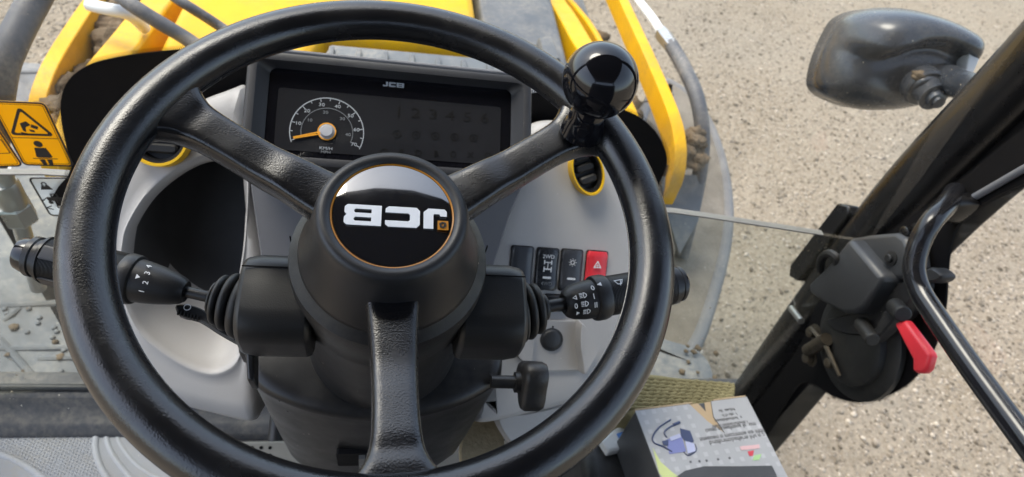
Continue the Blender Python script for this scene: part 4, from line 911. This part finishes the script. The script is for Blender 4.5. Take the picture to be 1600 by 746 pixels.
pa = smooth_path([V3(-.485, .86, 1.40), V3(-.49, .98, 1.43), V3(-.49, 1.2, 1.41), V3(-.50, 1.5, 1.36), V3(-.50, 2.4, 1.2)], 4); beam(pa, .06, .12, 'tower_plate', 'yellow_paint', tl)
mb = MB(); mb.add(*hexa((-.63, 1.06, 1.12), (-.44, 2.4, 1.20))); mb.build('chassis_deck', 'bonnet_grey', tl, bevel=.01)
def mud(name, pts, label, seed):
    mb = MB(); rg = random.Random(seed)
    for k, (p, r) in enumerate(pts):
        for j in range(5): lump(mb, np.asarray(p) + V3(rg.uniform(-1, 1) * r, rg.uniform(-1, 1) * r, rg.uniform(-.4, .4) * r), r * rg.uniform(.5, .95), seed * 50 + k * 7 + j, 3, .5)
    o = mb.build(name, 'mud', None, ang=180); tag(o, label, 'mud'); return o
mud('mud_clod', [(atX(1078, 238, .70), .028), (atX(1086, 215, .71), .020), (atX(1062, 252, .69), .024), (atX(1094, 245, .72), .016)], 'brown clod of mud at the rear end of the right loader arm', 3)
mud('mud_bank', [(V3(.57, y_, 1.225 - .004 * k), .048) for k, y_ in enumerate(np.arange(1.12, 1.8, .06))], 'brown mud packed between the right arm and the tower plate', 5)
mud('mud_bank', [(V3(-.565, y_, 1.30), .042) for y_ in np.arange(1.0, 1.6, .055)], 'brown mud packed between the left arm and the tower plate', 6)
# hoses, rods and fittings
def hose(name, pts, r, mat, label, cat='hose', n=8, seg=14):
    mb = MB(); P_ = smooth_path(pts, n); mb.add(*tube(P_, r, seg)); o = mb.build(name, mat); return tag(o, label, cat)
hose('hydraulic_hose', [atY(84, -70, .95), atY(62, -15, .92), atY(38, 30, .88), atY(16, 75, .84), atY(4, 110, .82), atY(-6, 180, .80), atY(-14, 260, .78)], .0195, 'hose', 'thick dusty grey hose outside the windscreen near the yellow stickers')
hr = thing('steel_pipe', 'pale hydraulic pipe and grey hose curving past the right loader arm', 'hydraulic pipe', atX(1050, 360, .76))
mb = MB(); mb.add(*tube(smooth_path([atX(970, -40, .70), atX(990, -8, .70), atX(1018, 28, .70), atX(1036, 56, .705)], 6), .013, 14)); mb.build('pipe_end', 'paper', hr)
a_, b_ = atX(1034, 52, .705), atX(1050, 74, .71); mb = MB(); mb.add(*tube([a_, a_ + (b_ - a_) * .3, b_], [.020, .022, .019], 6)); mb.build('hex_fitting', 'steel', hr)
mb = MB(); mb.add(*tube(smooth_path([atX(1048, 70, .71), atX(1068, 105, .72), atX(1088, 150, .73), atX(1097, 200, .74), atX(1096, 250, .75), atX(1088, 300, .75), atX(1075, 360, .75), atX(1065, 400, .75)], 6), .0185, 16)); mb.build('hose_run', 'hose', hr)
fh = thing('pipe_fitting', 'greenish steel pipe union seen through the lower glass at far left', 'pipe fitting', atY(30, 400, .80))
mb = MB(); mb.add(*tube(smooth_path([atY(2, 262, .80), atY(12, 290, .80), atY(26, 330, .80), atY(44, 390, .80), atY(60, 450, .80)], 5), .0125, 16)); mb.build('pipe_run', 'steel', fh)
for (p0, p1, r0) in (((4, 285), (24, 322), .020), ((20, 318), (36, 345), .024)):
    a_, b_ = atY(*p0, .80), atY(*p1, .80); mb = MB(); mb.add(*tube([a_, a_ + (b_ - a_) * .1, a_ + (b_ - a_) * .9, b_], [r0 * .9, r0, r0, r0 * .9], 6 if r0 > .022 else 20)); mb.build('union_nut', 'steel', fh, ang=25)
hose('hydraulic_hose', [atZ(170, -20, 1.52), atZ(206, 8, 1.52), atZ(250, 36, 1.50), atZ(290, 60, 1.48), atZ(340, 95, 1.46)], .0125, 'hose', 'grey hose lying across the bonnet, the left one of two')
hose('hydraulic_hose', [atZ(250, -20, 1.50), atZ(285, 4, 1.50), atZ(320, 26, 1.48), atZ(350, 46, 1.46), atZ(400, 80, 1.45)], .0095, 'hose', 'thinner grey hose lying across the bonnet, the right one of two')
hose('hydraulic_hose', [atZ(140, 8, 1.47), atZ(165, 14, 1.48), atZ(195, 20, 1.48), atZ(212, 30, 1.46), atZ(225, 44, 1.42)], .011, 'paper', 'short pale hose left of the bonnet')
hose('tie_wire', [atX(1000, 160, .66), atX(1020, 158, .68), atX(1040, 156, .70), atX(1052, 148, .71)], .002, 'hose', 'thin wire tied round the right loader arm', 'wire')
bp_ = [(1030, 272), (1104, 274), (1100, 300), (1092, 345), (1062, 400), (1040, 330)]
BPF = Fr(atX(1065, 300, .70), X, V3(0, .72, .69))
mb = MB(); mb.add(*slab(BPF, px_out(BPF, bp_, 0, smooth=False), [(0, -.012), (0, 0)])); tag(mb.build('hose_bracket', 'guard', None, bevel=.003), 'grey-green steel bracket plate below the end of the right loader arm', 'bracket')

# front mudguards (domed dusty plastic) and tyres beneath
def guard(pts, z, label, ribs, shell='guard'):
    fr = Fr(V3(0, 1.5, z), X, Y); q = [np.array(p) for p in pz(pts, z, 6, True)]
    mg = thing('mudguard', label, 'mudguard', (*(sum(q) / len(q) + np.array([0, 1.5])), z - .3), 'front mudguards')
    mb = MB(); mb.add(*slab(fr, q, [(0, -.10), (0, -.02), (.006, -.006), (.02, 0), (.06, .012)])); gs = mb.build('guard_shell', shell, mg)
    if shell != 'guard': mb = MB(); mb.add(*tube([fr.w(*p, -.010) for p in inset(q, .022)] + [fr.w(*inset(q, .022)[0], -.010)], .020, 10)); mb.build('guard_edge', 'guard_edge', gs)
    for a, b_ in ribs:
        mb = MB(); p_ = [atZ(*a, z + .012), atZ((a[0] + b_[0]) / 2, (a[1] + b_[1]) / 2, z + .016), atZ(*b_, z + .012)]; mb.add(*tube([w_ + V3(0, 0, -.004) for w_ in p_], .007, 8)); mb.build('guard_rib', 'guard', mg)
    return mg
guard([(1020, 130), (1075, 140), (1110, 180), (1135, 240), (1148, 310), (1146, 380), (1125, 470), (1095, 550), (1040, 600), (960, 560), (960, 300)], .98, 'dusty grey plastic front mudguard right of the loader arm', [], 'guard_dusty')
guard([(1000, 520), (1050, 528), (1095, 545), (1118, 580), (1110, 640), (1000, 660), (950, 600)], 1.02, 'pale grey guard corner below the right stalk end', [])
gl_ = guard([(-160, 105), (-60, 98), (50, 94), (110, 112), (130, 180), (140, 300), (150, 420), (190, 540), (210, 640), (-40, 680), (-200, 600)], .98, 'large dusty grey front mudguard behind the left lower glass', [((-40, 112), (100, 112)), ((0, 478), (160, 468)), ((-10, 545), (190, 540)), ((6, 500), (30, 482)), ((0, 530), (60, 598)), ((60, 560), (200, 555))])
mb = MB(); rg = random.Random(2)
for k in range(46):
    px, py = rg.uniform(0, 190), rg.uniform(480, 600); fr = Fr(atZ(px, py, .994), X, Y); mb.add(*lathe(fr, [(.005, -.004), (.0045, .002), (.003, .003), (.001, .0033)], 10))
tt = mb.build('guard_studs', 'guard', gl_); tt['kind'] = 'stuff'
mb = MB(); rg = random.Random(8)
for k in range(16): lump(mb, atZ(rg.uniform(0, 190), rg.uniform(480, 600), .995), rg.uniform(.003, .008), 300 + k, 2, .5, (1, 1, .5))
for k in range(10): lump(mb, atZ(rg.uniform(1060, 1120), rg.uniform(540, 600), 1.035), rg.uniform(.003, .008), 330 + k, 2, .5, (1, 1, .5))
tt = mb.build('dried_mud', 'mud', None, ang=180); tt['kind'] = 'stuff'; tag(tt, 'crumbs of dried mud lying on the front mudguards', 'mud')

# outside mirror
MF = Fr(atD(1395, 92, 1.10), V3(1, -.12, .06), V3(0, .50, .86))
mir = thing('wing_mirror', 'dark grey exterior mirror housing on a clamp arm beyond the right pillar', 'mirror', MF.w(.14, -.09, -.02))
mo = [(1294, 42), (1310, 22), (1340, 10), (1380, 7), (1420, 12), (1465, 25), (1505, 44), (1521, 58), (1522, 74), (1512, 96), (1498, 130), (1480, 150), (1440, 164), (1390, 172), (1335, 171), (1290, 156), (1268, 140), (1265, 120), (1274, 84)]
q = [np.array(p) for p in px_out(MF, mo, .0, n=6)]; q_c = sum(q) / len(q); q = [q_c + np.array((.002, -.002)) + (p - q_c) * np.array((.89, .97)) for p in q]
sc_px = [(1318, 38), (1326, 62), (1345, 80), (1370, 90), (1400, 84), (1430, 74), (1465, 74), (1500, 90), (1512, 100)]
sc_ = smooth_path([np.array(MF.px(*p, .06)) for p in sc_px], 6)
cen = sum(q) / len(q); rs = []
def mh(p, t_):
    # dome height plus the hood above the S-shaped crease
    h = .060 * (1 - t_ ** 5) ** .6 if t_ < 1 else 0.
    d_ = min(sc_, key=lambda s_: float(np.hypot(*(p - s_)))); dist = float(np.hypot(*(p - d_))); above = (p[1] - d_[1]) > 0 or p[0] < sc_[0][0] - .5
    k = 1 / (1 + math.exp(-((dist if above else -dist) - .003) / .003))
    return h + (.040 * k * (1 - t_ ** 5) - .008 * math.exp(-(dist / .010) ** 2) * (1 - t_ ** 2))
rs.append([MF.w(*p, -.05) for p in inset(q, .006)]); rs.append([MF.w(*p, -.045) for p in q])
for t_ in [1.0, .985, .96] + list(np.linspace(.93, .03, 31)):
    ring = [cen + (p - cen) * t_ for p in q]; rs.append([MF.w(*p, mh(p, t_)) for p in ring])
mb = MB(); mb.add(*rings(rs)); ho = mb.build('mirror_housing', 'mirror_shell', mir, ang=75)
mb = MB(); mb.add(*slab(MF.up(-.054), inset(q, .012), [(0, 0), (0, .003)])); mb.build('mirror_glass', 'steel', mir)
mb = MB(); mb.add(*slab(MF, px_out(MF, [(1494, 84), (1510, 92), (1498, 120), (1487, 122)], .05, smooth=False), [(0, .03), (0, .078), (.001, .080)])); mb.build('reflector_lens', 'lens', mir, bevel=.001)
def seg_tube(a, b_, rs_, mat, name, parent, seg=20):
    P_ = [a + (b_ - a) * t_ for t_, _ in rs_]; mb = MB(); mb.add(*tube(P_, [r for _, r in rs_], seg)); return mb.build(name, mat, parent, ang=35)
a_, b_ = MF.at(1436, 128, .075), MF.at(1468, 162, .13)
seg_tube(a_, b_, [(0, .030), (.30, .031), (.36, .028), (.37, .022), (.62, .0205), (.66, .0215), (.74, .0215), (.76, .014), (.90, .013), (.92, .009), (1.0, .0085)], 'mirror_shell', 'clamp_stud', mir)
a_, b_ = MF.at(1468, 122, .05), MF.at(1512, 158, .06)
seg_tube(a_, V3(.750, .610, 1.80), [(0, .024), (.2, .024), (.25, .021), (1.0, .021)], 'mirror_shell', 'mirror_arm', mir)
a_ = MF.at(1440, 132, .10); b_ = MF.at(1500, 138, .085)
mb = MB(); mb.add(*tube(smooth_path([MF.at(1426, 140, .09), MF.at(1440, 128, .105), MF.at(1462, 124, .10), MF.at(1500, 130, .085)], 5), .006, 10)); mb.build('clamp_strap', 'mirror_shell', mir)
mb = MB()
for p, r in (((1437, 118), .010), ((1432, 122), .007), ((1480, 120), .008)): lump(mb, MF.at(*p, .10), r, 77, 2, .5)
tt = mb.build('mud_specks', 'mud', mir, ang=180)

# ------------------------------------------------------------------ things on the cab floor
mt = thing('floor_mat', 'dusty grey rubber floor mat with raised border and diamond tread', 'floor mat', atZ(80, 720, FLOOR_Z))
mp = [(-60, 652), (40, 650), (120, 645), (230, 638), (300, 700), (420, 860), (-60, 860)]
mb = MB(); mb.add(*slab(FL, px_out(FL, mp, .008, smooth=False), [(0, .001), (0, .008), (.003, .011)])); mb.build('mat_sheet', 'mat', mt, bevel=.002)
def ridge(pts, r=.006, n=8, z=FLOOR_Z + .0085):
    mb = MB(); mb.add(*tube(smooth_path([atZ(*p, z) for p in pts], n), r, 10, ref=(0, 0, 1))); mb.build('mat_ridge', 'mat_ridge', mt)
ridge([(-30, 668), (60, 662), (128, 656), (146, 660), (150, 680), (150, 705), (160, 735), (185, 770)])
ridge([(-30, 657), (80, 651), (150, 643), (165, 650), (168, 690), (182, 720), (215, 760)], .005)
ridge([(-20, 705), (20, 718), (60, 742), (100, 775)])
ridge([(178, 650), (186, 690), (215, 728), (262, 756)], .004)
# diamond tread inside the border
mb = MB(); A_ = [np.array(FL.px(*p, .011)) for p in [(-10, 672), (142, 662), (146, 700), (170, 760), (90, 760), (50, 735), (-10, 705)]]
from mathutils.geometry import intersect_point_tri_2d
def inside(p, poly):
    c_ = False; n_ = len(poly)
    for i in range(n_):
        a_, b_ = poly[i], poly[i - 1]
        if (a_[1] > p[1]) != (b_[1] > p[1]) and p[0] < (b_[0] - a_[0]) * (p[1] - a_[1]) / (b_[1] - a_[1]) + a_[0]: c_ = not c_
    return c_
xs_ = [p[0] for p in A_]; ys_ = [p[1] for p in A_]; st_ = .0052
i_ = 0
for x_ in np.arange(min(xs_), max(xs_), st_):
    i_ += 1
    for j_, y_ in enumerate(np.arange(min(ys_), max(ys_), st_ * 1.0)):
        yy = y_ + (st_ / 2 if i_ % 2 else 0)
        if inside((x_, yy), A_):
            w_ = st_ * .36
            mb.add([FL.w(x_ - w_, yy, .011), FL.w(x_, yy - w_, .011), FL.w(x_ + w_, yy, .011), FL.w(x_, yy + w_, .011), FL.w(x_, yy, .0133)], [[0, 1, 4], [1, 2, 4], [2, 3, 4], [3, 0, 4]])
tt = mb.build('mat_tread', 'mat_ridge', mt, smooth=False); tt['kind'] = 'stuff'

# pedals under the column
def pedal(pts, z, mat, label, dots):
    fr = Fr(V3(0, .3, z), X, V3(0, .94, .34)); q = px_out(fr, pts, 0, n=3)
    pd = thing('pedal', label, 'pedal', (*fr.w(*(sum(q) / len(q)))[:2], FLOOR_Z))
    mb = MB(); mb.add(*slab(fr, q, [(0, -.012), (0, -.002), (.002, 0)])); mb.build('pedal_pad', mat, pd)
    c_ = sum(q) / len(q); mb = MB(); mb.add(*tube([fr.w(*c_, -.012), fr.w(*c_, -.012) + V3(0, .06, -.10), fr.w(*c_, -.012) + V3(0, .18, -.05)], .011, 10)); mb.build('pedal_arm', 'shroud', pd)
    for p in dots:
        mb = MB(); mb.add(*lathe(fr.moved(*fr.px(*p), c=.0), [(.0022, 0), (.0022, .0006)], 10)); mb.build('pad_hole', 'frit', pd, smooth=False)
pedal([(335, 700), (360, 692), (420, 690), (460, 694), (470, 740), (420, 750), (370, 735)], 1.28, 'pedal_beige', 'beige pedal plate with small holes left of the column', [(x_, y_) for x_ in range(366, 424, 14) for y_ in (700, 712, 724)])
pedal([(730, 650), (772, 655), (786, 668), (786, 715), (760, 735), (720, 730)], 1.30, 'tan_pad', 'worn tan pedal pad right of the column', [])

# side console that carries the box and the towel
con = thing('side_console', 'dark grey side console low against the right pillar', 'console', (.45, .3, FLOOR_Z))
CZ = 1.30
mb = MB(); mb.add(*hexa((.29, -.3, FLOOR_Z + .002), (.50, .465, CZ))); mb.build('console_body', 'shroud', con, smooth=True, bevel=.02, seg=3)

# product carton
bx = thing('product_carton', 'silver-grey product carton with torn corner, pump picture and upside-down print', 'carton', (.42, .35, CZ))
BT = 1.40
cr = [atZ(992, 643, BT), atZ(1166, 621, BT), atZ(1214, 742, BT)]
ex = unit(cr[1] - cr[0]); ex[2] = 0; ex = unit(ex); ey = V3(-ex[1], ex[0], 0); wB = np.linalg.norm(cr[1] - cr[0]); hB = abs((cr[2] - cr[1]) @ ey) + .03
BF = Fr(cr[0] + ex * wB / 2 - ey * hB / 2, ex, ey)                   # top face centre, y towards the windscreen
v = []
body = mesh('carton_body', *box(BF, wB, hB, BT - CZ - .001, -(BT - CZ - .001)), 'box_dark', bx, bevel=.0015)
notch = [(-wB / 2, -hB / 2), (wB / 2, -hB / 2), (wB / 2, hB / 2), (wB * .17, hB / 2), (wB * .13, hB * .34), (wB * .16, hB * .16), (wB * .06, hB * .30), (-.005, hB / 2), (-wB / 2, hB / 2)]
lid = mesh('carton_lid', *plate(BF, notch, .0012, .0004), 'box_silver', bx, smooth=False)
mesh('torn_card', *plate(BF, [(wB * .165, hB * .497), (wB * .125, hB * .34), (wB * .155, hB * .165), (wB * .055, hB * .30), (-.004, hB * .497), (wB * .05, hB * .497), (wB * .085, hB * .40), (wB * .11, hB * .497)], .0006, .0003), 'card', bx, smooth=False)
mesh('card_edge', *box(BF.moved(-wB * .25, hB / 2 + .0012), wB * .5, .0018, .004, -.002), 'card', bx, smooth=False)
mesh('card_edge', *box(BF.moved(wB * .34, hB / 2 + .0012), wB * .30, .0018, .004, -.002), 'card', bx, smooth=False)
PF = BF.up(.0018)
bq = lambda px, py: np.array(PF.px(px, py))
def poly(name, pts, mat, c=0., sm=False):
    q = [bq(*p) for p in pts]; q = smooth_path(q, 5, True) if sm else q
    return print2d(name, PF, [q], mat, lid, c=c)
poly('pump_print', [(1040, 688), (1064, 678), (1072, 706), (1046, 710)], 'pump_blue'); poly('pump_print', [(1046, 684), (1062, 678), (1064, 684), (1048, 690)], 'pump_lilac', .0006)
poly('pump_print', [(1062, 670), (1078, 674), (1084, 690), (1080, 694), (1070, 690), (1064, 682)], 'pump_navy', .0006); poly('pump_print', [(1070, 690), (1084, 694), (1086, 706), (1074, 710)], 'pump_lilac', .0012); poly('pump_print', [(1034, 690), (1044, 688), (1044, 697), (1036, 696)], 'pump_navy', .0006)
def wire(pts, w=.0011, mat='pump_navy'):
    mb = MB(); mb.add(*tube(smooth_path([PF.at(*p, .0003) for p in pts], 6), w, 6)); mb.build('wire_print', mat, lid)
wire([(1048, 656), (1030, 668), (1020, 682), (1022, 692), (1036, 698), (1050, 706)]); wire([(1060, 662), (1046, 668), (1038, 676), (1042, 684)]); wire([(1052, 664), (1062, 660)], .002); wire([(1068, 706), (1076, 712), (1088, 704), (1086, 694)], .0006)
BL = Fr(PF.o, -PF.x, -PF.y)
for k, (w_, py) in enumerate(((.034, 641), (.034, 648), (.052, 655), (.058, 663), (.066, 668), (.072, 680), (.066, 686))):
    c_ = bq(1152 + k * 2.2, py + 0); n_ = int(w_ / .0028); rg = random.Random(k)
    s_ = ''.join(rg.choice('nmoeasruidthlc') if rg.random() > .16 else ' ' for _ in range(n_))
    cc = BL.px(1150 - w_ * 420 + k * 5, py)
    text('small_print', s_, .0062 if k < 4 else .0085, BL, 'box_text', lid, *cc, c=.0)
poly('print_patch', [(1156, 698), (1186, 695), (1187, 701), (1158, 704)], 'print_pink'); poly('print_patch', [(1168, 706), (1178, 704), (1176, 713), (1171, 713)], 'print_red'); poly('print_patch', [(1178, 712), (1190, 710), (1186, 719), (1176, 720)], 'print_green')
poly('dark_swoosh', [(1056, 746), (1070, 736), (1100, 729), (1150, 729), (1206, 728), (1213, 742), (1216, 756), (1060, 760)], 'box_dark')
poly('lime_swoosh', [(1020, 700), (1032, 722), (1050, 738), (1064, 748), (1040, 752), (1030, 740)], 'lime')
for px, py in ((1079, 722), (1093, 721), (1104, 720), (1122, 718), (1140, 716)): print2d('dot_print', PF.moved(*PF.px(px, py)), [circ(.0016, 10)], 'box_text', lid)
# pale squares printed in rows across the lid
sq = []
for i_ in range(11):
    for j_ in range(8):
        x_, y_ = -wB * .46 + i_ * wB * .092, -hB * .22 + j_ * hB * .095
        if not (i_ > 4 and j_ > 4): sq.append([(x_, y_), (x_ + .006, y_), (x_ + .006, y_ + .006), (x_, y_ + .006)])
print2d('square_print', BF.up(.00165), sq, 'box_pale', lid, t=.00006)
# packet side print
sdf = Fr(BF.w(-wB / 2 - .0006, -hB * .42, -.05), BF.y * -1, Z)
print2d('side_mark', sdf, [circ(.014, 24), circ(.011, 24)], 'pump_blue', body); print2d('side_mark', sdf, [rrect(.012, .004, .001)], 'paper', body)

# olive ribbed towel
tw_ = [(960, 625), (985, 600), (1010, 583), (1060, 588), (1110, 593), (1146, 602), (1148, 625), (1140, 650), (1060, 652), (985, 655)]
TZ = Fr(V3(.4, .45, 1.345), X, Y)
q = [np.array(p) for p in px_out(TZ, tw_, 0, n=5)]
mb = MB(); mb.add(*slab(TZ, q, [(0, CZ - 1.345 + .001), (0, -.006), (.004, .0), (.01, .003)])); to = mb.build('folded_towel', 'towel', None); tag(to, 'olive ribbed towel folded behind the carton', 'towel')
for k in range(9):
    t_ = k / 8; mb = MB(); rg = random.Random(k)
    P_ = [TZ.at(988 - 8 * t_ + (1146 - 988 + 8 * t_) * s_, 590 + 48 * t_ + 12 * s_ * (1 - t_) + rg.uniform(-.6, .6), .002) for s_ in np.linspace(0, 1, 40)]
    mb.add(*tube(P_, [.0036 + .0009 * math.sin(i * 2.1 + k) for i in range(40)], 8)); mb.build('towel_rib', 'towel', to)
# white packet beside the carton
pk = [(938, 690), (962, 670), (992, 660), (998, 680), (975, 702), (950, 708)]
PK = Fr(V3(.3, .4, CZ + .012), X, Y)
mb = MB(); mb.add(*slab(PK, px_out(PK, pk, 0, smooth=False), [(0, -.012), (0, 0), (.002, .003)])); pkt = mb.build('paper_packet', 'paper', None, bevel=.002); tag(pkt, 'white paper packet with blue print left of the carton', 'packet')
print2d('packet_print', PK.up(.0036), [[PK.px(*p) for p in ((962, 680), (974, 676), (976, 682), (965, 687))]], 'print_blue', pkt)
